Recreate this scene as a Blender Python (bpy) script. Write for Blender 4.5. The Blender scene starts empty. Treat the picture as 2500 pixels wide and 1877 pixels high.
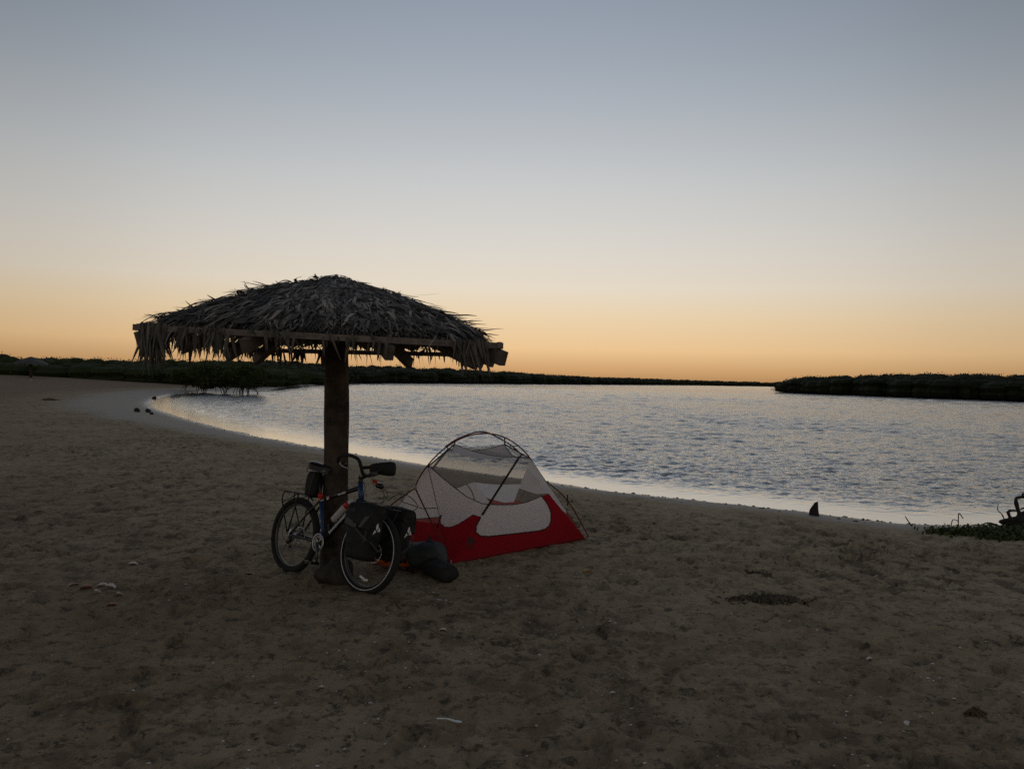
import bpy, bmesh, math, random
import numpy as np
from mathutils import Matrix, Vector, Euler
from mathutils.geometry import delaunay_2d_cdt

random.seed(11)
RNG = np.random.default_rng(7)
PI = math.pi
scene = bpy.context.scene
COL = scene.collection

# ------------------------------------------------------------------ camera
cam = bpy.data.cameras.new('camera')
cam.lens = 28.8
cam.sensor_width = 36.0
cam.clip_start = 0.05
cam.clip_end = 6000
cam_o = bpy.data.objects.new('camera', cam)
COL.objects.link(cam_o)
cam_o.matrix_world = (Matrix.Translation((0, 0, 1.75)) @ Matrix.Rotation(PI / 2 - math.atan(13.5 / 2000), 4, 'X')
                      @ Matrix.Rotation(math.atan(0.022), 4, 'Z'))
scene.camera = cam_o

# ------------------------------------------------------------------ dusk sky: the sun has just set straight ahead
world = bpy.data.worlds.new('World')
scene.world = world
world.use_nodes = True
wt = world.node_tree
wt.nodes.clear()
W = wt.nodes.new
w_out = W('ShaderNodeOutputWorld')
w_bg = W('ShaderNodeBackground')
w_sky = W('ShaderNodeTexSky')
w_sky.sky_type = 'NISHITA'
w_sky.sun_disc = False
w_sky.sun_elevation = math.radians(-1.5)
w_sky.sun_rotation = 0.0
w_sky.altitude = 0
w_sky.air_density = 1.0
w_sky.dust_density = 1.0
w_sky.ozone_density = 1.0
w_co = W('ShaderNodeTexCoord')
w_sep = W('ShaderNodeSeparateXYZ')
wt.links.new(w_co.outputs['Generated'], w_sep.inputs[0])
# evening haze near the horizon: a band by elevation (sine of the elevation angle)
w_ramp = W('ShaderNodeValToRGB')
w_map = W('ShaderNodeMapRange')
w_map.inputs[1].default_value = 0.0
w_map.inputs[2].default_value = 0.5
wt.links.new(w_sep.outputs[2], w_map.inputs[0])
wt.links.new(w_map.outputs[0], w_ramp.inputs[0])
stops = [(0.0, (.46, .25, .105)), (.012, (.62, .355, .155)), (.038, (.84, .56, .29)), (.075, (.83, .645, .415)),
         (.11, (.79, .70, .57)), (.165, (.69, .66, .61)), (.23, (.58, .592, .60)), (.335, (.405, .44, .50)), (.43, (.278, .302, .40)), (.5, (.22, .248, .355))]
cr = w_ramp.color_ramp
while len(cr.elements) < len(stops):
    cr.elements.new(0.5)
for e, (p, c) in zip(cr.elements, stops):
    e.position = p / 0.5
    e.color = (c[0], c[1], c[2], 1)
w_fac = W('ShaderNodeMapRange')
w_fac.interpolation_type = 'SMOOTHSTEP'
w_fac.inputs[1].default_value = 0.14
w_fac.inputs[2].default_value = 0.5
w_fac.inputs[3].default_value = 1.0
w_fac.inputs[4].default_value = 0.0
wt.links.new(w_sep.outputs[2], w_fac.inputs[0])
w_mix = W('ShaderNodeMix')
w_mix.data_type = 'RGBA'
wt.links.new(w_fac.outputs[0], w_mix.inputs[0])
wt.links.new(w_sky.outputs[0], w_mix.inputs[6])
wt.links.new(w_ramp.outputs[0], w_mix.inputs[7])
# the glow is strongest over the sunset (+Y) and fades towards the dark half of the sky
w_hz = W('ShaderNodeCombineXYZ')
wt.links.new(w_sep.outputs[0], w_hz.inputs[0])
wt.links.new(w_sep.outputs[1], w_hz.inputs[1])
w_nrm = W('ShaderNodeVectorMath')
w_nrm.operation = 'NORMALIZE'
wt.links.new(w_hz.outputs[0], w_nrm.inputs[0])
w_sp2 = W('ShaderNodeSeparateXYZ')
wt.links.new(w_nrm.outputs[0], w_sp2.inputs[0])
w_az = W('ShaderNodeFloatCurve')
cv = w_az.mapping.curves[0]
for p, q in ((.25, .56), (.5, .54), (.75, .60), (.90, .71), (.925, .75), (.97, .91)):
    cv.points.new(p, q)
cv.points[0].location = (0.0, .60)
cv.points[-1].location = (1.0, 1.0)
w_az.mapping.update()
w_rs = W('ShaderNodeMapRange')
w_rs.inputs[1].default_value = -1.0
wt.links.new(w_sp2.outputs[1], w_rs.inputs[0])
wt.links.new(w_rs.outputs[0], w_az.inputs['Value'])
# overhead the azimuth no longer matters
w_top = W('ShaderNodeMapRange')
w_top.interpolation_type = 'SMOOTHSTEP'
w_top.inputs[1].default_value = .45
w_top.inputs[2].default_value = 1.0
wt.links.new(w_sep.outputs[2], w_top.inputs[0])
w_azm = W('ShaderNodeMix')
w_azm.inputs[3].default_value = 1.7
wt.links.new(w_top.outputs[0], w_azm.inputs[0])
wt.links.new(w_az.outputs[0], w_azm.inputs[2])
w_mul = W('ShaderNodeMix')
w_mul.data_type = 'RGBA'
w_mul.blend_type = 'MULTIPLY'
w_mul.inputs[0].default_value = 1.0
wt.links.new(w_mix.outputs[2], w_mul.inputs[6])
wt.links.new(w_azm.outputs[0], w_mul.inputs[7])
wt.links.new(w_mul.outputs[2], w_bg.inputs[0])
w_bg.inputs[1].default_value = 0.15
wt.links.new(w_bg.outputs[0], w_out.inputs[0])

sun = bpy.data.lights.new('sun', 'SUN')
sun.energy = 0.012
sun.angle = math.radians(.53)
sun.color = (1.0, .62, .34)
sun_o = bpy.data.objects.new('sun', sun)
COL.objects.link(sun_o)
sun_o.rotation_euler = (math.radians(-91.5), 0, 0)   # already 1.5 degrees below the horizon straight ahead, as in the sky

vs = scene.view_settings
vs.view_transform = 'Standard'
vs.look = 'None'
vs.gamma = 1.0
vs.use_curve_mapping = False
vs.exposure = 2.74
scene.cycles.use_denoising = False
scene.cycles.use_adaptive_sampling = False
scene.cycles.max_bounces = 8
scene.cycles.transparent_max_bounces = 16

# ------------------------------------------------------------------ materials
def mat(name, color, rough=.8, spec=.3, metal=0.0, noise=None, bump=None, attr=None):
    """noise = (scale, amount): value variation; bump = (scale, height)"""
    m = bpy.data.materials.new(name)
    m.use_nodes = True
    t = m.node_tree
    b = t.nodes['Principled BSDF']
    b.inputs['Base Color'].default_value = (*color, 1)
    b.inputs['Roughness'].default_value = rough
    b.inputs['Specular IOR Level'].default_value = spec
    b.inputs['Metallic'].default_value = metal
    tc = t.nodes.new('ShaderNodeTexCoord')
    src = None
    if noise:
        n = t.nodes.new('ShaderNodeTexNoise')
        n.inputs['Scale'].default_value = noise[0]
        n.inputs['Detail'].default_value = 5
        n.inputs['Roughness'].default_value = .65
        t.links.new(tc.outputs['Object'], n.inputs['Vector'])
        r = t.nodes.new('ShaderNodeMapRange')
        r.inputs[1].default_value = .3
        r.inputs[2].default_value = .7
        r.inputs[3].default_value = 1 - noise[1]
        r.inputs[4].default_value = 1 + noise[1]
        t.links.new(n.outputs[0], r.inputs[0])
        src = r.outputs[0]
    if attr:
        a = t.nodes.new('ShaderNodeAttribute')
        a.attribute_name = attr
        if src is None:
            src = a.outputs['Fac']
        else:
            mm = t.nodes.new('ShaderNodeMath')
            mm.operation = 'MULTIPLY'
            t.links.new(src, mm.inputs[0])
            t.links.new(a.outputs['Fac'], mm.inputs[1])
            src = mm.outputs[0]
    if src is not None:
        mx = t.nodes.new('ShaderNodeMix')
        mx.data_type = 'RGBA'
        mx.blend_type = 'MULTIPLY'
        mx.inputs[0].default_value = 1
        mx.inputs[6].default_value = (*color, 1)
        t.links.new(src, mx.inputs[7])
        t.links.new(mx.outputs[2], b.inputs['Base Color'])
    if bump:
        n2 = t.nodes.new('ShaderNodeTexNoise')
        n2.inputs['Scale'].default_value = bump[0]
        n2.inputs['Detail'].default_value = 4
        t.links.new(tc.outputs['Object'], n2.inputs['Vector'])
        bp = t.nodes.new('ShaderNodeBump')
        bp.inputs['Distance'].default_value = bump[1]
        t.links.new(n2.outputs[0], bp.inputs['Height'])
        t.links.new(bp.outputs[0], b.inputs['Normal'])
    return m


def fabric(name, color, trans=.45, rough=.7, noise=.06):
    """thin tent cloth: part of the light comes through"""
    m = mat(name, color, rough, .25, noise=(9, noise))
    t = m.node_tree
    b = t.nodes['Principled BSDF']
    tr = t.nodes.new('ShaderNodeBsdfTranslucent')
    tr.inputs[0].default_value = (*color, 1)
    mx = t.nodes.new('ShaderNodeMixShader')
    mx.inputs[0].default_value = trans
    t.links.new(b.outputs[0], mx.inputs[1])
    t.links.new(tr.outputs[0], mx.inputs[2])
    t.links.new(mx.outputs[0], t.nodes['Material Output'].inputs[0])
    return m


def netting(name, color, opacity):
    """fine insect mesh, far below the pixel size: seen as a tinted veil"""
    m = mat(name, color, .8, .1)
    t = m.node_tree
    b = t.nodes['Principled BSDF']
    tp = t.nodes.new('ShaderNodeBsdfTransparent')
    mx = t.nodes.new('ShaderNodeMixShader')
    mx.inputs[0].default_value = opacity
    t.links.new(tp.outputs[0], mx.inputs[1])
    t.links.new(b.outputs[0], mx.inputs[2])
    t.links.new(mx.outputs[0], t.nodes['Material Output'].inputs[0])
    return m


# ------------------------------------------------------------------ mesh helpers
class MB:
    def __init__(self):
        self.v = []
        self.f = []

    def add(self, verts, faces):
        o = len(self.v)
        self.v += [tuple(p) for p in verts]
        self.f += [tuple(i + o for i in f) for f in faces]
        return self

    def box(self, c, s, rot=None, taper=1.0):
        c = Vector(c)
        vs_ = []
        for z in (-.5, .5):
            k = taper if z > 0 else 1.0
            for x, y in ((-.5, -.5), (.5, -.5), (.5, .5), (-.5, .5)):
                p = Vector((x * s[0] * k, y * s[1] * k, z * s[2]))
                if rot is not None:
                    p = rot @ p
                vs_.append(c + p)
        return self.add(vs_, [(3, 2, 1, 0), (4, 5, 6, 7), (0, 1, 5, 4), (1, 2, 6, 5), (2, 3, 7, 6), (3, 0, 4, 7)])

    def beam(self, a, b, w, h, up=(0, 0, 1)):
        a, b = Vector(a), Vector(b)
        d = (b - a)
        L = d.length
        d.normalize()
        x = d.cross(Vector(up)).normalized()
        z = x.cross(d)
        rot = Matrix((x, d, z)).transposed()
        return self.box((a + b) / 2, (w, L, h), rot)

    def tube(self, pts, r, n=8, cap=True, closed=False):
        P = [Vector(p) for p in pts]
        m = len(P)
        rs = r if isinstance(r, (list, tuple)) else [r] * m
        T = []
        for i in range(m):
            if closed:
                d = P[(i + 1) % m] - P[i - 1]
            else:
                d = P[min(i + 1, m - 1)] - P[max(i - 1, 0)]
            T.append(d.normalized())
        ref = Vector((0, 0, 1)) if abs(T[0].z) < .9 else Vector((1, 0, 0))
        u = T[0].cross(ref).normalized()
        vs_ = []
        for i in range(m):
            u = (u - T[i] * u.dot(T[i]))
            u.normalize()
            w = T[i].cross(u)
            for k in range(n):
                a = 2 * PI * k / n
                vs_.append(P[i] + (u * math.cos(a) + w * math.sin(a)) * rs[i])
        fs = []
        rng = m if closed else m - 1
        for i in range(rng):
            j = (i + 1) % m
            for k in range(n):
                k2 = (k + 1) % n
                fs.append((i * n + k, i * n + k2, j * n + k2, j * n + k))
        if cap and not closed:
            fs.append(tuple(range(n - 1, -1, -1)))
            fs.append(tuple((m - 1) * n + k for k in range(n)))
        return self.add(vs_, fs)

    def ring(self, c, R, r, n=48, k=8, axis='y', sq=1.0):
        vs_, fs = [], []
        c = Vector(c)
        for i in range(n):
            a = 2 * PI * i / n
            for j in range(k):
                b = 2 * PI * j / k
                rr = R + r * math.cos(b)
                h = r * sq * math.sin(b)
                p = {'y': (rr * math.cos(a), h, rr * math.sin(a)), 'z': (rr * math.cos(a), rr * math.sin(a), h)}[axis]
                vs_.append(c + Vector(p))
        for i in range(n):
            for j in range(k):
                i2, j2 = (i + 1) % n, (j + 1) % k
                fs.append((i * k + j, i * k + j2, i2 * k + j2, i2 * k + j))
        return self.add(vs_, fs)

    def disc(self, c, R, h, n=24, inner=0.0, axis='y', teeth=0):
        """flat disc or washer with thickness h, axis y"""
        c = Vector(c)
        vs_, fs = [], []
        m = n
        for s in (-.5, .5):
            for i in range(m):
                a = 2 * PI * i / m
                R2 = R * (1 - .05 * (i % 2)) if teeth else R
                vs_.append(c + Vector((R2 * math.cos(a), s * h, R2 * math.sin(a))))
        if inner > 0:
            for s in (-.5, .5):
                for i in range(m):
                    a = 2 * PI * i / m
                    vs_.append(c + Vector((inner * math.cos(a), s * h, inner * math.sin(a))))
        for i in range(m):
            j = (i + 1) % m
            fs.append((i, j, m + j, m + i))
            if inner > 0:
                fs.append((2 * m + i, 3 * m + i, 3 * m + j, 2 * m + j))
                fs.append((i, 2 * m + i, 2 * m + j, j))
                fs.append((m + i, m + j, 3 * m + j, 3 * m + i))
        if inner <= 0:
            fs.append(tuple(range(m)))
            fs.append(tuple(range(2 * m - 1, m - 1, -1)))
        return self.add(vs_, fs)

    def lathe(self, prof, base=(0, 0, 0), d=(0, 0, 1), n=16):
        """prof = [(distance along d, radius)]"""
        base, d = Vector(base), Vector(d).normalized()
        ref = Vector((0, 0, 1)) if abs(d.z) < .9 else Vector((1, 0, 0))
        u = d.cross(ref).normalized()
        w = d.cross(u)
        vs_, fs = [], []
        for t, r in prof:
            for k in range(n):
                a = 2 * PI * k / n
                vs_.append(base + d * t + (u * math.cos(a) + w * math.sin(a)) * r)
        for i in range(len(prof) - 1):
            for k in range(n):
                k2 = (k + 1) % n
                fs.append((i * n + k, i * n + k2, (i + 1) * n + k2, (i + 1) * n + k))
        fs.append(tuple(range(n - 1, -1, -1)))
        fs.append(tuple((len(prof) - 1) * n + k for k in range(n)))
        return self.add(vs_, fs)

    def blob(self, c, s, seed=0, amp=.12, nu=18, nv=12, rot=None, flat=None, power=1.0):
        """lumpy rounded solid (stones, sacks)"""
        rs = random.Random(seed)
        ph = [(rs.uniform(0, 6.3), rs.uniform(0, 6.3), rs.choice([1, 2, 3]), rs.choice([1, 2, 3, 4])) for _ in range(6)]
        c = Vector(c)
        vs_ = []
        for i in range(nv + 1):
            th = PI * i / nv
            for j in range(nu):
                f = 2 * PI * j / nu
                k = 1 + amp * sum(math.sin(a * f + p) * math.sin(b * th + q) for p, q, a, b in ph) / 2.2
                d = Vector((math.sin(th) * math.cos(f), math.sin(th) * math.sin(f), math.cos(th)))
                if power != 1.0:
                    d = Vector([math.copysign(abs(q_) ** power, q_) for q_ in d])
                p = Vector((d.x * s[0], d.y * s[1], d.z * s[2])) * k
                if flat is not None and p.z < flat:
                    p.z = flat + (p.z - flat) * .1
                if rot is not None:
                    p = rot @ p
                vs_.append(c + p)
        fs = []
        for i in range(nv):
            for j in range(nu):
                j2 = (j + 1) % nu
                fs.append((i * nu + j, (i + 1) * nu + j, (i + 1) * nu + j2, i * nu + j2))
        return self.add(vs_, fs)

    def strip(self, pts, ws, side):
        """ribbon along pts, widths ws, side = vector or list"""
        o = []
        for i, p in enumerate(pts):
            s = side[i] if isinstance(side, list) else side
            p, s = Vector(p), Vector(s)
            o += [p - s * ws[i] / 2, p + s * ws[i] / 2]
        return self.add(o, [(2 * i, 2 * i + 1, 2 * i + 3, 2 * i + 2) for i in range(len(pts) - 1)])

    def xf(self, M):
        self.v = [tuple(M @ Vector(p)) for p in self.v]
        return self

    def mesh(self, name, m, smooth=True):
        me = bpy.data.meshes.new(name)
        me.from_pydata(self.v, [], self.f)
        me.update()
        if smooth:
            me.shade_smooth()
        if m is not None:
            me.materials.append(m)
        return me

    def build(self, name, m, parent=None, smooth=True):
        return link(name, self.mesh(name, m, smooth), parent)


def link(name, data, parent=None):
    o = bpy.data.objects.new(name, data)
    COL.objects.link(o)
    if parent is not None:
        o.parent = parent
    return o


def tag(o, label, cat=None, group=None, kind=None):
    if label:
        o['label'] = label
    if cat:
        o['category'] = cat
    if group:
        o['group'] = group
    if kind:
        o['kind'] = kind
    return o


def thing(name, label, cat, M=None, group=None):
    o = bpy.data.objects.new(name, None)
    o.empty_display_size = .1
    COL.objects.link(o)
    if M is not None:
        o.matrix_world = M
    return tag(o, label, cat, group)


def spline(pts, n):
    """Catmull-Rom through pts, n samples"""
    P = [Vector(p) for p in pts]
    P = [P[0] * 2 - P[1]] + P + [P[-1] * 2 - P[-2]]
    m = len(P) - 3
    out = []
    for i in range(n):
        x = i / (n - 1) * m
        k = min(int(x), m - 1)
        t = x - k
        a, b, c, d = P[k:k + 4]
        out.append(.5 * ((2 * b) + (c - a) * t + (2 * a - 5 * b + 4 * c - d) * t * t + (3 * b - a - 3 * c + d) * t ** 3))
    return out


def text_mesh(body, size, depth=.0008):
    cu = bpy.data.curves.new('lettering', 'FONT')
    cu.body = body
    cu.size = size
    cu.align_x = 'CENTER'
    cu.align_y = 'CENTER'
    cu.extrude = depth
    o = bpy.data.objects.new('lettering', cu)
    COL.objects.link(o)
    dg = bpy.context.evaluated_depsgraph_get()
    me = bpy.data.meshes.new_from_object(o.evaluated_get(dg))
    bpy.data.objects.remove(o)
    bpy.data.curves.remove(cu)
    return me


# ------------------------------------------------------------------ numpy noise
def _hash(ix, iy, seed):
    h = (ix.astype(np.int64) * 374761393 + iy.astype(np.int64) * 668265263 + np.int64(seed * 1013904223)) & 0x7fffffff
    h = ((h ^ (h >> 13)) * 1274126177) & 0x7fffffff
    return ((h ^ (h >> 16)) & 0xffff) / 65535.0


def vnoise(x, y, seed=0):
    ix, iy = np.floor(x), np.floor(y)
    fx, fy = x - ix, y - iy
    u = fx * fx * fx * (fx * (fx * 6 - 15) + 10)
    v = fy * fy * fy * (fy * (fy * 6 - 15) + 10)
    a, b = _hash(ix, iy, seed), _hash(ix + 1, iy, seed)
    c, d = _hash(ix, iy + 1, seed), _hash(ix + 1, iy + 1, seed)
    return (a * (1 - u) + b * u) * (1 - v) + (c * (1 - u) + d * u) * v - .5


def sstep(a, b, x):
    t = np.clip((x - a) / (b - a), 0, 1)
    return t * t * (3 - 2 * t)


# ------------------------------------------------------------------ the lagoon's edge (world metres, water level z = -0.2)
WATER = -0.2
SHORE = [(60, 13.5), (20, 12.4), (11, 11.9), (7.4, 11.75), (6.81, 11.75), (6.19, 11.71), (5.64, 11.77), (4.96, 12.28), (4.23, 12.87), (3.40, 13.44), (2.49, 13.95),
         (1.52, 14.79), (.44, 15.85), (-.81, 17.01), (-2.28, 18.52), (-3.45, 19.92), (-4.84, 21.67), (-6.09, 23.12), (-7.62, 25.09),
         (-9.56, 27.82), (-12.28, 31.98), (-14.77, 36.09), (-18.38, 42.32), (-21.63, 49.11), (-25.52, 59.06), (-29.03, 70.86),
         (-30.14, 80.4), (-29.5, 86), (-28.5, 96), (-32.4, 117.8), (-36.2, 153.9), (-37.5, 187.5), (-36.5, 208.6), (-29.55, 236.4),
         (8.2, 327.7), (54.1, 433.3), (143.8, 639.2), (253.5, 792), (420, 1000), (900, 1150)]
SH = np.array(SHORE, float)
LAND = np.array(SHORE + [(900, 1900), (-1500, 1900), (-1500, -200), (60, -200)], float)


def shore_dist(x, y):
    """signed distance to the waterline: positive on land"""
    d2 = np.full(x.shape, 1e18)
    for (ax, ay), (bx, by) in zip(SH[:-1], SH[1:]):
        dx, dy = bx - ax, by - ay
        t = np.clip(((x - ax) * dx + (y - ay) * dy) / (dx * dx + dy * dy), 0, 1)
        d2 = np.minimum(d2, (x - ax - t * dx) ** 2 + (y - ay - t * dy) ** 2)
    ins = np.zeros(x.shape, bool)
    n = len(LAND)
    for i in range(n):
        ax, ay = LAND[i]
        bx, by = LAND[(i + 1) % n]
        if ay == by:
            continue
        c = ((ay > y) != (by > y)) & (x < (bx - ax) * (y - ay) / (by - ay) + ax)
        ins ^= c
    return np.sqrt(d2) * np.where(ins, 1, -1)


def base_height(x, y, d):
    wob = vnoise(x * .9, y * .9, 5) * .5 + vnoise(x * 2.7, y * 2.7, 6) * .2
    dd = d + wob * .55 * sstep(70, 8, y) * sstep(2.5, .5, np.abs(d))
    land = WATER + .2 * (1 - np.exp(-np.maximum(dd, 0) / 1.5)) + .012 * np.minimum(np.maximum(dd, 0), .6)
    land = land + .88 * sstep(3, 34, d) * sstep(16, 82, y)
    sea = WATER + np.minimum(dd, 0) * .09
    return np.where(dd > 0, land, np.maximum(sea, -3))


def pits(x, y, cell, seed, rmin, rmax, depth, keep):
    """trodden sand: shallow hollows with a soft rim, one per jittered cell"""
    z = np.zeros(x.shape)
    gx, gy = np.floor(x / cell), np.floor(y / cell)
    for ox in (-1, 0, 1):
        for oy in (-1, 0, 1):
            cx, cy = gx + ox, gy + oy
            px = (cx + .5 + .8 * (_hash(cx, cy, seed) - .5)) * cell
            py = (cy + .5 + .8 * (_hash(cx, cy, seed + 1) - .5)) * cell
            on = _hash(cx, cy, seed + 2) < keep
            r = rmin + (rmax - rmin) * _hash(cx, cy, seed + 3)
            an = PI * _hash(cx, cy, seed + 4)
            st = 1.2 + 1.2 * _hash(cx, cy, seed + 5)
            dx, dy = x - px, y - py
            ux = dx * np.cos(an) + dy * np.sin(an)
            uy = (-dx * np.sin(an) + dy * np.cos(an)) * st
            q = (ux * ux + uy * uy) / (r * r)
            z += np.where(on, -depth * r * np.exp(-q * q) + .45 * depth * r * np.exp(-((np.sqrt(q) - 1.35) / .35) ** 2), 0)
    return z


def sand_detail(x, y, d):
    wd = .32 + .68 * sstep(16, 42, y)
    k = sstep(.3, 3.0 * wd, d) * (0.30 + .70 * sstep(1.5 * wd, 6.5 * wd, d))
    dry = np.clip(k, 0, 1)
    churn = .35 + .65 * sstep(-.15, .25, vnoise(x * .35, y * .35, 21) + .5 * vnoise(x * .9, y * .9, 22))
    z = pits(x, y, .30, 31, .05, .12, .60, .80) * churn
    z += pits(x, y, .13, 41, .022, .055, .80, .8) * churn
    z += pits(x, y, .9, 51, .14, .26, .12, .45)
    z += vnoise(x * 5, y * 5, 1) * .018 * churn + vnoise(x * 13, y * 13, 2) * .010 * churn + vnoise(x * 34, y * 34, 3) * .007
    z += vnoise(x * 1.1, y * 1.1, 4) * .03
    calm = vnoise(x * 6, y * 6, 8) * .004 + vnoise(x * 1.7, y * 1.7, 9) * .008
    return z * dry + calm * sstep(0, 1.5, d)


def ground_z(x, y):
    X, Y = np.array([float(x)]), np.array([float(y)])
    d = shore_dist(X, Y)
    return float((base_height(X, Y, d) + sand_detail(X, Y, d) * sstep(60, 25, Y))[0])


def grid_mesh(name, X, Y, Z, keep=None, attrs=None):
    r, c = X.shape
    idx = np.arange(r * c).reshape(r, c)
    q = np.stack([idx[:-1, :-1], idx[:-1, 1:], idx[1:, 1:], idx[1:, :-1]], -1).reshape(-1, 4)
    if keep is not None:
        kk = keep.reshape(-1)
        q = q[kk[q].any(1)]
    used = np.unique(q)
    rem = np.full(r * c, -1)
    rem[used] = np.arange(len(used))
    q = rem[q]
    co = np.stack([X, Y, Z], -1).reshape(-1, 3)[used]
    me = bpy.data.meshes.new(name)
    me.vertices.add(len(co))
    me.vertices.foreach_set('co', co.astype(np.float32).ravel())
    me.loops.add(q.size)
    me.loops.foreach_set('vertex_index', q.astype(np.int32).ravel())
    me.polygons.add(len(q))
    me.polygons.foreach_set('loop_start', np.arange(0, q.size, 4, dtype=np.int32))
    me.polygons.foreach_set('loop_total', np.full(len(q), 4, dtype=np.int32))
    me.update(calc_edges=True)
    me.shade_smooth()
    for k, v in (attrs or {}).items():
        a = me.attributes.new(k, 'FLOAT', 'POINT')
        a.data.foreach_set('value', v.reshape(-1)[used].astype(np.float32))
    return me

# ------------------------------------------------------------------ sand
def sand_material():
    m = bpy.data.materials.new('sand')
    m.use_nodes = True
    t = m.node_tree
    N, L = t.nodes.new, t.links.new
    b = t.nodes['Principled BSDF']
    tc = N('ShaderNodeTexCoord')

    def noise(scale, detail=4, rough=.6, sx=1, sy=1):
        mp = N('ShaderNodeMapping')
        mp.inputs['Scale'].default_value = (sx, sy, 1)
        L(tc.outputs['Object'], mp.inputs[0])
        n = N('ShaderNodeTexNoise')
        n.inputs['Scale'].default_value = scale
        n.inputs['Detail'].default_value = detail
        n.inputs['Roughness'].default_value = rough
        L(mp.outputs[0], n.inputs['Vector'])
        return n.outputs[0]

    def rng(src, a, b_, c=0., d=1.):
        r = N('ShaderNodeMapRange')
        r.interpolation_type = 'SMOOTHSTEP'
        for i, v in enumerate((a, b_, c, d)):
            r.inputs[i + 1].default_value = v
        L(src, r.inputs[0])
        return r.outputs[0]

    def mix(f, a, b_, mode='MIX'):
        x = N('ShaderNodeMix')
        x.data_type = 'RGBA'
        x.blend_type = mode
        if isinstance(f, float):
            x.inputs[0].default_value = f
        else:
            L(f, x.inputs[0])
        for i, v in ((6, a), (7, b_)):
            if isinstance(v, tuple):
                x.inputs[i].default_value = (*v, 1)
            else:
                L(v, x.inputs[i])
        return x.outputs[2]

    def mul(a, b_):
        x = N('ShaderNodeMath')
        x.operation = 'MULTIPLY'
        for i, v in enumerate((a, b_)):
            if isinstance(v, float):
                x.inputs[i].default_value = v
            else:
                L(v, x.inputs[i])
        return x.outputs[0]

    at = N('ShaderNodeAttribute')
    at.attribute_name = 'inland'
    inland = at.outputs['Fac']
    col = mix(rng(noise(.55, 5), .36, .64), (.39, .294, .174), (.33, .239, .130))
    # trampled plant litter and old weed worked into the dry sand: brown stains with their own shape
    litter = mul(rng(noise(3.4, 8, .76), .475, .575), rng(noise(.30, 4), .38, .60, .25, 1.0))
    litter = mul(litter, rng(inland, .8, 3.0))
    col = mix(mul(litter, .85), col, (.105, .070, .040))
    stain = mul(rng(noise(.10, 5), .30, .56), rng(inland, 5.0, 10.0))
    stain = mul(stain, rng(noise(2.2, 6, .7), .36, .52, .55, 1.0))
    col = mix(mul(stain, .72), col, (.20, .128, .072))
    sepc = N('ShaderNodeSeparateXYZ')
    L(tc.outputs['Object'], sepc.inputs[0])
    upper = mul(mul(rng(inland, 5.5, 9.0), rng(sepc.outputs[1], 15.0, 32.0)), rng(noise(.22, 5, .7), .30, .50, .45, 1.0))
    col = mix(mul(upper, .85), col, (.225, .140, .078))
    clod_shade = rng(noise(8.5, 7, .78), .535, .60)  # shade along the undercut edges of small lumps, painted into the sand colour
    col = mix(mul(mul(clod_shade, rng(inland, .8, 2.6)), .78), col, (.060, .046, .028))
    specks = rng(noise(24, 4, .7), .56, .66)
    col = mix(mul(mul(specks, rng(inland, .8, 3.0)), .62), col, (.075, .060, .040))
    grit = rng(noise(75, 2), .68, .72)
    col = mix(mul(grit, .30), col, (.50, .47, .42))
    # damp, smooth sand along the water
    wob = N('ShaderNodeMath')
    wob.operation = 'MULTIPLY_ADD'
    L(noise(.35, 5, .65), wob.inputs[0])
    wob.inputs[1].default_value = -3.0
    wob.inputs[2].default_value = 1.5
    wadd = N('ShaderNodeMath')
    L(wob.outputs[0], wadd.inputs[0])
    L(inland, wadd.inputs[1])
    sepy = N('ShaderNodeSeparateXYZ')
    L(tc.outputs['Object'], sepy.inputs[0])
    wdiv = N('ShaderNodeMath')
    wdiv.operation = 'DIVIDE'
    L(wadd.outputs[0], wdiv.inputs[0])
    L(rng(sepy.outputs[1], 14.0, 42.0, .30, 1.1), wdiv.inputs[1])
    damp = rng(wdiv.outputs[0], 2.6, 5.0, 1.0, 0.0)
    col = mix(mul(damp, .90), col, (.40, .345, .28))
    wet = rng(inland, .12, .8, 1.0, 0.0)
    col = mix(mul(wet, .75), col, (.105, .092, .078))
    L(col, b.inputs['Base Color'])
    L(rng(inland, .05, 1.1, .28, .92), b.inputs['Roughness'])
    b.inputs['Specular IOR Level'].default_value = .22
    bp = N('ShaderNodeBump')
    bp.inputs['Distance'].default_value = .02
    L(rng(inland, .5, 4.0, .12, .85), bp.inputs['Strength'])
    L(noise(34, 6, .75), bp.inputs['Height'])
    L(bp.outputs[0], b.inputs['Normal'])
    return m


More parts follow.
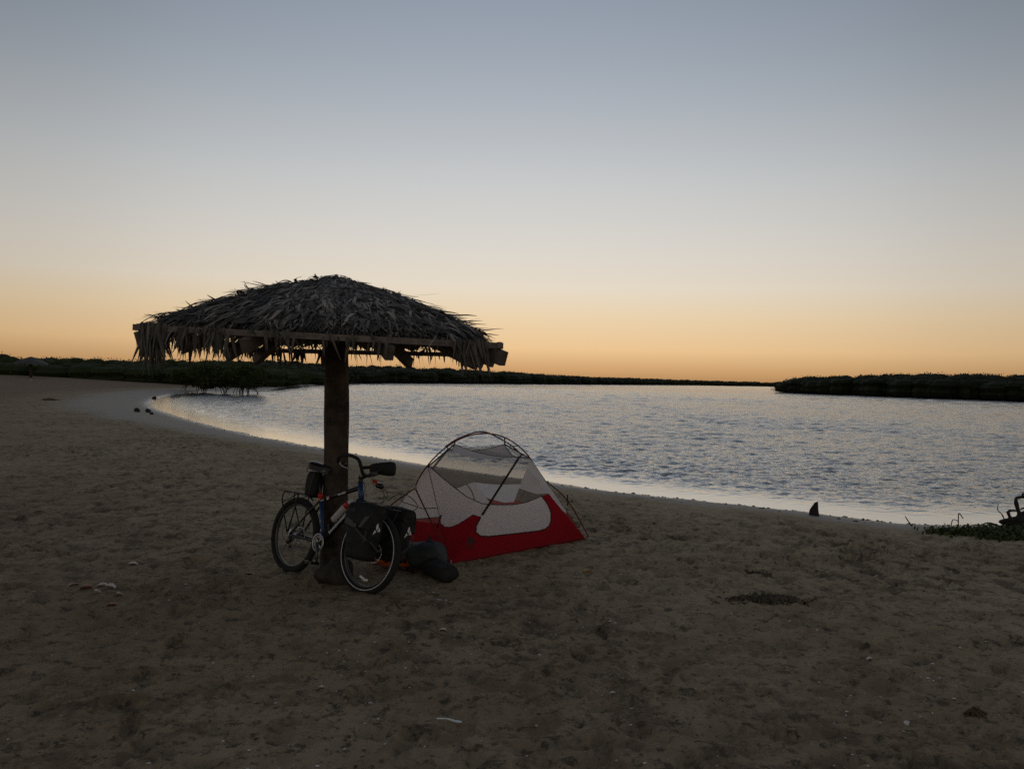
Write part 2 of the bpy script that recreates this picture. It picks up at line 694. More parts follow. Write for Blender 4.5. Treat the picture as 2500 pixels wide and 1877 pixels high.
def tracks(X, Y):
    """footprints along the paths people took, and the bicycle's tyre track"""
    dz = np.zeros(X.shape)
    r = random.Random(8)
    paths = [[(.5, 2.4), (.55, 5.0), (.75, 8.1)], [(-.4, 2.8), (-.75, 4.8), (-1.0, 6.3)], [(3.0, 3.4), (2.2, 6.0), (1.5, 9.4), (2.6, 12.6)], [(-3.6, 3.6), (-3.0, 5.4), (-2.2, 6.9)],
             [(-5.5, 7.6), (-3.0, 10.6), (.2, 13.4)], [(2.6, 3.2), (.6, 4.7), (-.9, 5.9)], [(-7.5, 9.5), (-4.4, 9.0), (-2.3, 7.9)], [(4.6, 6.2), (2.6, 7.6), (1.3, 8.3)], [(-1.6, 3.0), (-2.4, 6.2), (-3.0, 9.6), (-4.6, 16.0)], [(1.3, 2.6), (3.1, 5.0), (4.4, 8.4), (4.0, 11.4)]]
    for P in paths:
        sp = [Vector((*p, 0)) for p in P]
        sp = spline(sp, 60)
        run, nxt, side = 0.0, .3, 1
        for i in range(1, 60):
            run += (sp[i] - sp[i - 1]).length
            if run > nxt:
                nxt += r.uniform(.55, .72)
                d = (sp[i] - sp[i - 1]).normalized()
                c = sp[i] + Vector((-d.y, d.x, 0)) * (side * .10 + r.gauss(0, .04))
                side = -side
                an = math.atan2(d.y, d.x) + r.gauss(0, .2)
                m = (np.abs(X - c.x) < .34) & (np.abs(Y - c.y) < .34)
                if not m.any():
                    continue
                x, y = X[m] - c.x, Y[m] - c.y
                u = x * math.cos(an) + y * math.sin(an)
                v = -x * math.sin(an) + y * math.cos(an)
                w = .048 + .012 * np.clip(u / .13, -1, 1)
                q = np.sqrt((u / .135) ** 2 + (v / w) ** 2)
                dp = r.uniform(.018, .034)
                dz[m] += -dp * sstep(1.12, .72, q) * (1 + .35 * np.clip(u / .13, -1, 1)) + dp * .55 * np.exp(-((q - 1.32) / .22) ** 2)
    tr = spline([Vector((*p, 0)) for p in [(-1.95, 7.26), (-2.5, 7.7), (-3.6, 8.5), (-6.2, 10.4), (-11, 13.2)]], 40)
    for k, off in ((0, 0.0), (1, .13)):
        for i in range(39):
            a, b_ = tr[i], tr[i + 1]
            m = (X > min(a.x, b_.x) - .2) & (X < max(a.x, b_.x) + .2) & (Y > min(a.y, b_.y) - .2) & (Y < max(a.y, b_.y) + .2)
            if not m.any():
                continue
            d = b_ - a
            t = ((X[m] - a.x) * d.x + (Y[m] - a.y) * d.y) / d.length_squared
            ds = ((X[m] - a.x) * -d.y + (Y[m] - a.y) * d.x) / d.length - off * math.sin(i * .25)
            inside = (t >= 0) & (t < 1)
            dz[m] += inside * (-.014 * np.exp(-(ds / .024) ** 4) + .007 * np.exp(-((np.abs(ds) - .042) / .014) ** 2))
    return dz


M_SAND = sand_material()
rows = np.exp(np.linspace(math.log(.5), math.log(152), 900)) - 2.0
cc = np.linspace(-1, 1, 580)
ratio = .78 * cc + 4.5 * cc ** 9
Y = np.repeat(rows[:, None], len(cc), 1)
X = (Y + 2.0) * ratio[None, :]
dist = shore_dist(X, Y)
Z = base_height(X, Y, dist) + sand_detail(X, Y, dist) * sstep(60, 25, Y)
Z = Z + tracks(X, Y)
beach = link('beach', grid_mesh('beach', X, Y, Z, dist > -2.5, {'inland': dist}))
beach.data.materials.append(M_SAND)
tag(beach, None, kind='structure')
gx, gy = np.meshgrid(np.linspace(-160, 160, 60), np.linspace(-120, -1.45, 40))
gd = np.full(gx.shape, 12.0)
apron = link('sand', grid_mesh('sand', gx, gy, vnoise(gx * .3, gy * .3, 3) * .1 - .06, None, {'inland': gd}))
apron.data.materials.append(M_SAND)
tag(apron, None, kind='structure')
mb = MB()
mb.add([(-4000, -4000, -3.3), (4000, -4000, -3.3), (4000, 4000, -3.3), (-4000, 4000, -3.3)], [(0, 1, 2, 3)])
tag(mb.build('seabed', mat('seabed', (.1, .09, .07)), smooth=False), None, kind='structure')


# ------------------------------------------------------------------ water
def water_material():
    m = bpy.data.materials.new('lagoon_water')
    m.use_nodes = True
    t = m.node_tree
    t.nodes.clear()
    N, L = t.nodes.new, t.links.new
    out = N('ShaderNodeOutputMaterial')
    tc = N('ShaderNodeTexCoord')
    at = N('ShaderNodeAttribute')
    at.attribute_name = 'offshore'

    def noise(scale, detail, sx=1., sy=1., rot=0., rough=.5):
        mp = N('ShaderNodeMapping')
        mp.inputs['Scale'].default_value = (sx, sy, 1)
        mp.inputs['Rotation'].default_value = (0, 0, rot)
        L(tc.outputs['Object'], mp.inputs[0])
        n = N('ShaderNodeTexNoise')
        n.inputs['Scale'].default_value = scale
        n.inputs['Detail'].default_value = detail
        n.inputs['Roughness'].default_value = rough
        L(mp.outputs[0], n.inputs['Vector'])
        return n.outputs[0]

    def math_(op, a, b):
        x = N('ShaderNodeMath')
        x.operation = op
        for i, v in enumerate((a, b)):
            if isinstance(v, (int, float)):
                x.inputs[i].default_value = v
            else:
                L(v, x.inputs[i])
        return x.outputs[0]

    def rng(src, a, b_, c=0., d=1.):
        r = N('ShaderNodeMapRange')
        r.interpolation_type = 'SMOOTHSTEP'
        for i, v in enumerate((a, b_, c, d)):
            r.inputs[i + 1].default_value = v
        L(src, r.inputs[0])
        return r.outputs[0]

    h = math_('MULTIPLY', noise(7.0, 3, .75, 1.0, .25, .6), .060)
    h = math_('ADD', h, math_('MULTIPLY', noise(2.2, 3, .7, 1.0, -.2), .03))
    h = math_('ADD', h, math_('MULTIPLY', noise(17, 2, .8, 1.0, .1), .022))
    h = math_('MULTIPLY', h, rng(at.outputs['Fac'], .3, 4.0, .06, 1.0))
    bp = N('ShaderNodeBump')
    bp.inputs['Strength'].default_value = 1.0
    bp.inputs['Distance'].default_value = 1.0
    L(h, bp.inputs['Height'])
    fr = N('ShaderNodeFresnel')
    fr.inputs['IOR'].default_value = 1.36
    L(bp.outputs[0], fr.inputs['Normal'])
    f = math_('POWER', fr.outputs[0], rng(at.outputs['Fac'], .5, 5.0, .52, .57))
    gl = N('ShaderNodeBsdfGlossy')
    gl.inputs['Roughness'].default_value = .10
    gl.inputs['Color'].default_value = (.98, .98, .98, 1)
    L(bp.outputs[0], gl.inputs['Normal'])
    df = N('ShaderNodeBsdfDiffuse')
    mx = N('ShaderNodeMix')
    mx.data_type = 'RGBA'
    L(rng(at.outputs['Fac'], 0., 2.5), mx.inputs[0])
    mx.inputs[6].default_value = (.17, .15, .115, 1)      # pale sand under a few centimetres of water
    mx.inputs[7].default_value = (.040, .044, .044, 1)
    L(mx.outputs[2], df.inputs['Color'])
    ms = N('ShaderNodeMixShader')
    L(f, ms.inputs[0])
    L(df.outputs[0], ms.inputs[1])
    L(gl.outputs[0], ms.inputs[2])
    L(ms.outputs[0], out.inputs[0])
    return m


rows = np.concatenate([np.exp(np.linspace(math.log(9.0), math.log(170), 1100)), np.exp(np.linspace(math.log(171.5), math.log(2200), 200))])
cc = np.linspace(-1, 1, 480)
Y = np.repeat(rows[:, None], len(cc), 1)
X = Y * (.85 * cc + 1.2 * cc ** 5)[None, :]
dist = shore_dist(X, Y)


def waves(x, y, off):
    """wind chop in four lengths; those finer than the sheet's own grid are left to the material"""
    z = np.zeros(x.shape)
    step = np.maximum(y * np.where(y < 170, .00267, .0128), .5 * .0036 * y)
    for lam, amp, an, sd in ((.13, .040, .5, 60), (.26, .048, .3, 61), (.55, .066, -.25, 62), (1.4, .115, .18, 63), (4.0, .26, -.1, 64)):
        c, s_ = math.cos(an), math.sin(an)
        u, v = (x * c + y * s_) / (lam * 1.5), (-x * s_ + y * c) / lam
        fade = sstep(.75, .35, step / lam) * sstep(.2 + .6 * lam, 2.0 + 5 * lam, off)
        if lam > .5:
            fade = fade * sstep(25 * lam, 60 * lam, y)
        z += amp * fade * (vnoise(u, v, sd) + .5 * vnoise(u * 1.9 + 7, v * 1.9, sd + 10))
    return z


gust = .75 + .5 * sstep(-.2, .2, vnoise(X * .05, Y * .03, 71) + .5 * vnoise(X * .17, Y * .1, 72))
wm = grid_mesh('water', X, Y, WATER + waves(X, Y, -dist) * gust, dist < 2.0, {'offshore': -dist})
wm.materials.append(water_material())
tag(link('water', wm), None, kind='structure')


# ------------------------------------------------------------------ mangroves
def leaf_mat(name, color):
    m = mat(name, color, .75, .15, attr='tone')
    t = m.node_tree
    b = t.nodes['Principled BSDF']
    tr = t.nodes.new('ShaderNodeBsdfTranslucent')
    tr.inputs[0].default_value = (color[0] * 1.1, color[1] * 1.2, color[2] * .6, 1)
    mx = t.nodes.new('ShaderNodeMixShader')
    mx.inputs[0].default_value = .25
    t.links.new(b.outputs[0], mx.inputs[1])
    t.links.new(tr.outputs[0], mx.inputs[2])
    t.links.new(mx.outputs[0], t.nodes['Material Output'].inputs[0])
    return m


M_LEAF = leaf_mat('mangrove_leaf', (.055, .068, .022))
M_LEAF_DARK = leaf_mat('mangrove_leaf_dark', (.034, .040, .016))
M_BARK = mat('mangrove_bark', (.055, .045, .035), .9, .1, noise=(6, .3))


def leaf_cloud(name, lobes, n, size, material, parent=None, seed=1, aspect=.6, zmin=None, core=True):
    """lobes: array (x, y, z, rx, ry, rz); leaves scattered through the outer shell of each lobe"""
    r = np.random.default_rng(seed)
    lb = np.array(lobes, float)
    area = lb[:, 3] * lb[:, 5] + lb[:, 4] * lb[:, 5]
    pick = r.choice(len(lb), n, p=area / area.sum())
    d = r.normal(size=(n, 3))
    d /= np.linalg.norm(d, axis=1)[:, None]
    rad = 1.12 - .45 * r.random(n) ** 1.5
    rad += (r.random(n) < .06) * r.random(n) * .16
    c = lb[pick, :3] + d * lb[pick, 3:] * rad[:, None]
    if zmin is not None:
        c[:, 2] = np.maximum(c[:, 2], zmin + r.random(n) * .2)
    u = r.normal(size=(n, 3))
    u /= np.linalg.norm(u, axis=1)[:, None]
    w = np.cross(u, d + r.normal(size=(n, 3)) * .7)
    w /= np.linalg.norm(w, axis=1)[:, None] + 1e-9
    s = size * (.6 + .8 * r.random(n))
    a = u * (s / 2)[:, None]
    b = w * (s * aspect / 2)[:, None]
    co = np.stack([c - a, c + b * .9, c + a, c - b * .9], 1).reshape(-1, 3)
    me = bpy.data.meshes.new(name)
    me.vertices.add(4 * n)
    me.vertices.foreach_set('co', co.astype(np.float32).ravel())
    me.loops.add(4 * n)
    me.loops.foreach_set('vertex_index', np.arange(4 * n, dtype=np.int32))
    me.polygons.add(n)
    me.polygons.foreach_set('loop_start', np.arange(0, 4 * n, 4, dtype=np.int32))
    me.polygons.foreach_set('loop_total', np.full(n, 4, dtype=np.int32))
    me.update(calc_edges=True)
    lt = .6 + .8 * r.random(len(lb))
    tone = np.repeat(lt[pick] * (.6 + .8 * r.random(n)), 4)
    at = me.attributes.new('tone', 'FLOAT', 'POINT')
    at.data.foreach_set('value', tone.astype(np.float32))
    me.materials.append(material)
    if core:
        k, th = 7, np.linspace(.25, PI - .25, 5)
        ph = np.arange(k) * 2 * PI / k
        sp = np.stack([np.outer(np.sin(th), np.cos(ph)), np.outer(np.sin(th), np.sin(ph)), np.outer(np.cos(th), np.ones(k))], -1).reshape(-1, 3)
        cv = (lb[:, None, :3] + sp[None] * lb[:, None, 3:] * .86).reshape(-1, 3)
        q = np.array([(i * k + j, (i + 1) * k + j, (i + 1) * k + (j + 1) % k, i * k + (j + 1) % k) for i in range(4) for j in range(k)] + [], int)
        fs = (q[None] + (np.arange(len(lb)) * len(sp))[:, None, None]).reshape(-1, 4)
        cm = bpy.data.meshes.new(name + '_core')
        cm.from_pydata(cv.tolist(), [], fs.tolist())
        a2 = cm.attributes.new('tone', 'FLOAT', 'POINT')
        a2.data.foreach_set('value', np.full(len(cv), .8, np.float32))
        bm = bmesh.new()
        bm.from_mesh(me)
        bm.from_mesh(cm)
        bm.to_mesh(me)
        bm.free()
        bpy.data.meshes.remove(cm)
    return link(name, me, parent)


def thicket(name, label, line, n_lobes, n_leaves, size, material, seed, rmin, rmax):
    """a bank of mangroves too far off to tell the shrubs apart. line = [(x, y, top z, depth)]"""
    r = np.random.default_rng(seed)
    L = np.array(line, float)
    seg = np.hypot(np.diff(L[:, 0]), np.diff(L[:, 1]))
    cum = np.concatenate([[0], np.cumsum(seg)])
    # denser where the bank is near the viewer
    wgt = seg / np.maximum(np.hypot((L[:-1, 0] + L[1:, 0]) / 2, (L[:-1, 1] + L[1:, 1]) / 2), 1)
    k = r.choice(len(seg), n_lobes, p=wgt / wgt.sum())
    t = r.random(n_lobes)
    P = L[k] * (1 - t)[:, None] + L[k + 1] * t[:, None]
    dirx, diry = (L[k + 1, 0] - L[k, 0]) / seg[k], (L[k + 1, 1] - L[k, 1]) / seg[k]
    back = r.random(n_lobes) ** 1.4 * P[:, 3]
    # inland side: to the left of the line as it runs away from the viewer
    x = P[:, 0] - diry * back
    y = P[:, 1] + dirx * back
    top = P[:, 2] * (.74 + .26 * np.clip(back / (P[:, 3] * .45), 0, 1)) * (.88 + .12 * r.random(n_lobes) + .05 * (r.random(n_lobes) < .08))
    rz = np.minimum((rmin + (rmax - rmin) * r.random(n_lobes)), top * .55)
    rx = rz * (1.2 + 1.6 * r.random(n_lobes))
    z = top - rz
    lobes = [np.stack([x, y, z, rx, rx, rz], 1)]
    # skirt down to the ground or the water
    m = back < P[:, 3] * .5
    lobes.append(np.stack([x[m], y[m], np.maximum(z[m] * .4, .2), rx[m], rx[m], np.maximum(z[m] * .6, .4)], 1))
    # closed inner mass so that no daylight shows low down between the shrubs
    for i in range(len(L) - 1):
        m_ = max(2, int(seg[i] / (2.2 * rmax)))
        dx_, dy_ = (L[i + 1, 0] - L[i, 0]) / seg[i], (L[i + 1, 1] - L[i, 1]) / seg[i]
        tt_ = (np.arange(m_) + .5) / m_
        q_ = L[i] * (1 - tt_)[:, None] + L[i + 1] * tt_[:, None]
        hz_ = q_[:, 2] * .40 * (.92 + .16 * r.random(m_))
        bk_ = q_[:, 3] * .30
        lobes.append(np.stack([q_[:, 0] - dy_ * bk_, q_[:, 1] + dx_ * bk_, hz_, np.full(m_, rmax * 1.9), np.full(m_, rmax * 1.9), hz_ * 1.05], 1))
    o = leaf_cloud(name, np.concatenate(lobes), n_leaves, size, material, seed=seed, zmin=-.25)
    return tag(o, label, 'mangroves', kind='stuff')


thicket('mangrove_thicket', 'dark green mangrove thicket along the left bank behind the pale sand spit',
        [(-230, 70, 3.6, 14), (-140, 92, 3.6, 14), (-86, 98, 3.5, 14), (-66, 100, 3.5, 14), (-54, 101, 3.4, 14), (-44, 102, 3.35, 14), (-36.5, 101, 3.3, 14), (-33.5, 108, 3.4, 16), (-34.0, 119, 3.6, 18), (-37, 146, 3.5, 20), (-38.5, 165, 3.6, 20)],
        560, 120000, .24, M_LEAF, 3, .6, 1.3)
thicket('mangrove_belt', 'low distant mangrove belt along the far shore under the orange glow',
        [(-39, 158, 4.3, 20), (-39.5, 187, 4.8, 25), (-38, 209, 5.0, 25), (-31, 238, 5.2, 30), (7, 329, 5.5, 40), (53, 435, 4.4, 50), (142, 641, 4.7, 60), (250, 794, 4.6, 60), (420, 1002, 6.6, 60), (700, 1090, 7, 60)],
        900, 90000, .6, M_LEAF_DARK, 5, 1.0, 2.2)
thicket('mangrove_island', 'dark mangrove island rising from the water at the right edge',
        [(150, 95, 5.0, 30), (118, 112, 4.9, 30), (92, 134, 4.7, 30), (86.5, 142, 4.7, 30), (79.1, 152, 5.0, 28), (74.4, 175, 5.1, 24), (68.5, 200, 4.4, 10), (68.5, 209, 3.3, 6), (72, 216, 2.6, 5)][::-1],
        520, 80000, .36, M_LEAF_DARK, 8, .8, 1.7)
# low land under the mangroves
for nm, pts in (('far_bank', [(-34, 100), (-33, 118), (-37, 154), (-38.5, 187.5), (-37.5, 209), (-30.5, 237), (7, 329), (53, 435), (142, 641), (250, 795), (420, 1004), (900, 1160), (900, 1900), (-1400, 1900), (-1400, 150), (-60, 150), (-50, 100)]),
                ('island_ground', [(151, 95), (119, 112), (90.8, 133), (89.6, 142), (80, 151), (75.2, 175), (69.5, 200), (69.4, 208), (74, 214), (95, 206), (200, 160), (260, 100)])):
    mb = MB()
    n = len(pts)
    mb.add([(x, y, -.12) for x, y in pts] + [(x, y, -.6) for x, y in pts], [tuple(range(n))] + [(i, i + n, (i + 1) % n + n, (i + 1) % n) for i in range(n)])
    tag(mb.build(nm, mat(nm + '_mud', (.06, .05, .04)), smooth=False), None, kind='structure')


def mangrove(x, y, h, w, seed, label, roots=14, gz=None):
    z0 = WATER - .05 if gz is None else gz
    r = random.Random(seed)
    t = thing('mangrove_shrub', label, 'mangrove', Matrix.Translation((x, y, z0)), 'mangrove shrubs at the mouth of the cove')
    lobes = []
    for i in range(16):
        a, q = r.uniform(0, 2 * PI), r.random() ** .6
        rz = h * r.uniform(.16, .26)
        lobes.append((math.cos(a) * q * w * .62, math.sin(a) * q * w * .5, h * r.uniform(.42, .80) - .10 * q * h, w * r.uniform(.24, .36), w * r.uniform(.22, .32), rz))
    leaf_cloud('crown', lobes, 5200, .24, M_LEAF, t, seed)
    mb = MB()
    for i in range(5):
        a = r.uniform(0, 2 * PI)
        e = (math.cos(a) * w * .3, math.sin(a) * w * .3, h * .62)
        mb.tube(spline([(math.cos(a) * .12, math.sin(a) * .12, h * .16), (e[0] * .4, e[1] * .4, h * .38), e], 6), [.055, .05, .045, .035, .028, .02], 6)
    mb.build('trunk', M_BARK, t)
    for i in range(roots):
        a, q = r.uniform(0, 2 * PI), r.uniform(.25, .85)
        ex, ey = math.cos(a) * q * w * .8, math.sin(a) * q * w * .6
        b = MB()
        b.tube(spline([(ex * .25, ey * .25, h * r.uniform(.22, .34)), (ex * .7, ey * .7, h * r.uniform(.20, .27)), (ex * .95, ey * .95, h * .1), (ex, ey, -.15)], 7), [.035, .034, .032, .03, .028, .026, .024], 5)
        b.build('prop_root', M_BARK, t)
    return t


mangrove(-24.7, 75.0, 2.9, 2.6, 21, 'mangrove shrub with water showing between its arching prop roots, farthest out in the water', 20)
mangrove(-27.9, 76.2, 3.0, 2.7, 22, 'rounded mangrove shrub between the outermost one and the sand spit', 12)
mangrove(-30.9, 79.5, 2.4, 2.4, 23, 'low mangrove shrub where the pale sand meets the thicket', 6, -.1)

# ------------------------------------------------------------------ palapa (thatched beach shelter)
M_POST = mat('post_wood', (.072, .057, .044), .85, .2, noise=(5, .8), bump=(16, .02))
M_BEAM = mat('weathered_beam', (.115, .092, .072), .85, .2, noise=(14, .35), bump=(30, .006))
M_BATTEN = mat('weathered_batten', (.20, .165, .135), .85, .2, noise=(18, .35), bump=(40, .004))
M_PAINT = mat('black_paint', (.022, .02, .018), .6, .3)
M_THATCH = mat('dry_palm_thatch', (.165, .146, .120), .75, .25, noise=(5, .35), attr='tone')
M_LEAFBIT = mat('dry_palm_leaf', (.13, .112, .09), .75, .25, noise=(9, .4))

PX, PY = -1.57, 7.33                                   # foot of the post
AP = Vector((-1.58, 7.28, 2.60))                       # where the rafters meet
CORN = {'FL': Vector((-2.73, 6.00, 2.06)), 'FR': Vector((-.10, 6.02, 1.985)), 'BR': Vector((-.42, 8.56, 1.985)), 'BL': Vector((-2.66, 8.56, 1.985))}
SIDES = [('FL', 'FR'), ('FR', 'BR'), ('BR', 'BL'), ('BL', 'FL')]
palapa = thing('palapa', 'thatched palm-leaf beach shelter on one thick post, sheltering the bicycle', 'beach shelter', Matrix.Translation((PX, PY, 0)))
PW = Matrix.Translation((-PX, -PY, 0))                 # world to palapa


def pal(mb, name, m, smooth=True):
    mb.xf(PW)
    return mb.build(name, m, palapa, smooth)


def post_r(z):
    return .118 - .008 * z + .004 * math.sin(z * 5.1)


mb = MB()
n, hh = 28, 40
vs_, fs = [], []
for i in range(hh + 1):
    z = -.25 + 2.75 * i / hh
    for k in range(n):
        a = 2 * PI * k / n
        r = post_r(z) * (1 + .03 * math.sin(3 * a + z * 2.1) + .022 * math.sin(5 * a - z * 3.7) + .012 * math.sin(11 * a + z * 9))
        vs_.append((PX + .01 * math.sin(z * 1.7) + r * math.cos(a), PY + r * math.sin(a), z))
for i in range(hh):
    for k in range(n):
        k2 = (k + 1) % n
        fs.append((i * n + k, i * n + k2, (i + 1) * n + k2, (i + 1) * n + k))
mb.add(vs_, fs)
pal(mb, 'post', M_POST)


def on_post(me, ang, z, name, grow=.004):
    """lay a flat mesh (x along the girth, y up) onto the post's curve"""
    b = MB()
    vs_ = []
    for v in me.vertices:
        zz = z + v.co.y
        a = ang + v.co.x / .115
        r = post_r(zz) * (1 + .03 * math.sin(3 * a + zz * 2.1) + .022 * math.sin(5 * a - zz * 3.7) + .012 * math.sin(11 * a + zz * 9)) + grow
        vs_.append((PX + .01 * math.sin(zz * 1.7) + r * math.cos(a), PY + r * math.sin(a), zz))
    b.add(vs_, [tuple(p.vertices) for p in me.polygons])
    return pal(b, name, M_PAINT)


front = -PI / 2 + .21      # the side of the post that faces the camera
for ch, da, z, sz in (('R', -.62, 1.335, .115), ('E', .16, 1.475, .17)):
    me = text_mesh(ch, sz, 0)
    bm = bmesh.new()
    bm.from_mesh(me)
    bmesh.ops.triangulate(bm, faces=bm.faces)
    bmesh.ops.subdivide_edges(bm, edges=bm.edges, cuts=2, use_grid_fill=True)
    bm.to_mesh(me)
    bm.free()
    on_post(me, front + da, z, 'painted_letter')
# rafters: corners and two on each side, square timber running out past the edge battens
for (a, b) in SIDES:
    A_, B_ = CORN[a], CORN[b]
    for t in (0.0, .30, .69):
        if (a, b) == ('BL', 'FL') and t == 0:
            t = 0.0
        e = A_.lerp(B_, t)
        d = (e - AP)
        d.normalize()
        over = {'FL': .02, 'FR': .05}.get(a, .06) if t == 0 else .05
        lo = Vector((0, 0, -.075))
        m2 = MB()
        m2.beam(AP + d * .06 + lo, e + d * over + lo, .065, .105)
        pal(m2, 'rafter', M_BEAM, False)
# battens on the rafters: edge row, one above it, and a third under the thatch
for (a, b) in SIDES:
    for q, w_ in ((1.0, .045), (.86, .04), (.70, .04), (.5, .04)):
        p0, p1 = AP.lerp(CORN[a], q), AP.lerp(CORN[b], q)
        d = (p1 - p0).normalized()
        off = Vector((0, 0, .006 + .004 * (SIDES.index((a, b)) % 2)))
        m2 = MB()
        m2.beam(p0 - d * .05 + off, p1 + d * .03 + off, .03, w_)
        pal(m2, 'batten', M_BATTEN, False)

# thatch: a matted base with thousands of overlapping leaf blades on top
th_v, th_f, th_t = [], [], []


def blade(pts, ws, sides, tone):
    o = len(th_v)
    for p, w, s in zip(pts, ws, sides):
        th_v.append(tuple(p - s * (w / 2)))
        th_v.append(tuple(p + s * (w / 2)))
        th_t.extend((tone, tone * .9))
    for i in range(len(pts) - 1):
        th_f.append((o + 2 * i, o + 2 * i + 1, o + 2 * i + 3, o + 2 * i + 2))


def face_frame(a, b):
    A_, B_ = CORN[a], CORN[b]
    nrm = (A_ - AP).cross(B_ - AP)
    if nrm.z < 0:
        nrm = -nrm
    return A_, B_, nrm.normalized()


rt = random.Random(5)


def roof_leaf(a, b, u, q, L, w, lift, fan, tone, thick=None):
    A_, B_, nrm = face_frame(a, b)
    e = A_.lerp(B_, u)
    s0 = AP.lerp(e, q)
    down = (e - AP)
    slope_len = down.length
    down.normalize()
    side = nrm.cross(down).normalized()
    d = (down * math.cos(fan) + side * math.sin(fan)).normalized()
    th = .028 + .05 * math.sin(PI * min(q * .85 + .12, 1)) if thick is None else thick
    base = s0 + nrm * (th + rt.uniform(-.03, .012)) + Vector((0, 0, -.035 * math.exp(-(q / .17) ** 2)))
    edge_left = (1 - q) * slope_len
    pts, ws, sd = [], [], []
    tw = rt.uniform(-.7, .7)
    sw = (nrm.cross(d)).normalized()
    curl = rt.gauss(0, .16)
    wave = rt.uniform(-.02, .02)
    for i in range(6):
        t = i / 5
        x = L * t
        p = base + d * x + nrm * (lift * t * t * L - .02 * t) + sw * (curl * L * t * t) + nrm * (wave * math.sin(t * 5))
        over = max(0.0, x * math.cos(fan) - edge_left)
        p = p + Vector((0, 0, -1)) * (over * .9) - d * (over * .45)
        ang = tw * t
        sd.append(sw * math.cos(ang) + nrm * math.sin(ang))
        ws.append(w * (1 - .85 * t ** 2.2))
        pts.append(p)
    blade(pts, ws, sd, tone)


for si, (a, b) in enumerate(SIDES):
    n_l = {0: 6400, 1: 2600, 2: 2000, 3: 3000}[si]
    for i in range(n_l):
        q = math.sqrt(rt.random()) * .86 + .02
        u = rt.random()
        if si == 0 and q > .62 and .20 < u < .30 and rt.random() < .6:
            continue
        L = rt.uniform(.14, .42) * (1.0 if q < .6 else .8)
        if si == 1 or (si == 0 and (.24 < u < .86 or .075 < u < .12)):
            L = min(L, max(.12, (1.0 - q) * 1.35))
        fan = rt.gauss(0, .36)
        roof_leaf(a, b, u, q, L, rt.uniform(.006, .027), rt.uniform(-.08, .06) + (.15 if rt.random() < .03 else 0), fan, .28 + 1.5 * rt.random() ** 2.4)
for i in range(420):
    u = rt.gauss(.52, .2)
    if 0 < u < 1:
        roof_leaf('FL', 'FR', u, rt.uniform(.3, .84), rt.uniform(.10, .24), rt.uniform(.024, .042), rt.uniform(-.02, .10), rt.gauss(0, .35), .5 + 1.5 * rt.random() ** 2, .085)
# shaggy cap and a few blades standing up along the left hip
for i in range(420):
    si = rt.randrange(4)
    a, b = SIDES[si]
    roof_leaf(a, b, rt.random(), rt.uniform(0, .16), rt.uniform(.14, .32), rt.uniform(.010, .026), rt.uniform(-.25, .02), rt.gauss(0, .5), .3 + 1.3 * rt.random() ** 2, .075)
for i in range(16):
    roof_leaf('BL', 'FL', rt.uniform(.80, 1.0), rt.choice([.46, .48, .62, .72]), rt.uniform(.10, .17), rt.uniform(.012, .02), rt.uniform(.3, .8), rt.gauss(.35, .25), rt.uniform(.4, .8))
# matted base under the blades
for (a, b) in SIDES:
    A_, B_, nrm = face_frame(a, b)
    o = len(th_v)
    NU, NQ = 26, 12
    for lay in (.012, .05):
        for j in range(NQ + 1):
            for i in range(NU + 1):
                u, q = i / NU, j / NQ
                qq = q * (.90 + .05 * math.sin(u * 31) + .03 * math.sin(u * 77 + 1))
                p = AP.lerp(A_.lerp(B_, u), qq) + nrm * (lay + .02 * math.sin(PI * q)) + nrm * rt.uniform(-.006, .006) + Vector((0, 0, -.035 * math.exp(-(q / .17) ** 2)))
                th_v.append(tuple(p))
                th_t.append(.42)
    for l in range(2):
        oo = o + l * (NU + 1) * (NQ + 1)
        for j in range(NQ):
            for i in range(NU):
                k = oo + j * (NU + 1) + i
                th_f.append((k, k + 1, k + NU + 2, k + NU + 1))
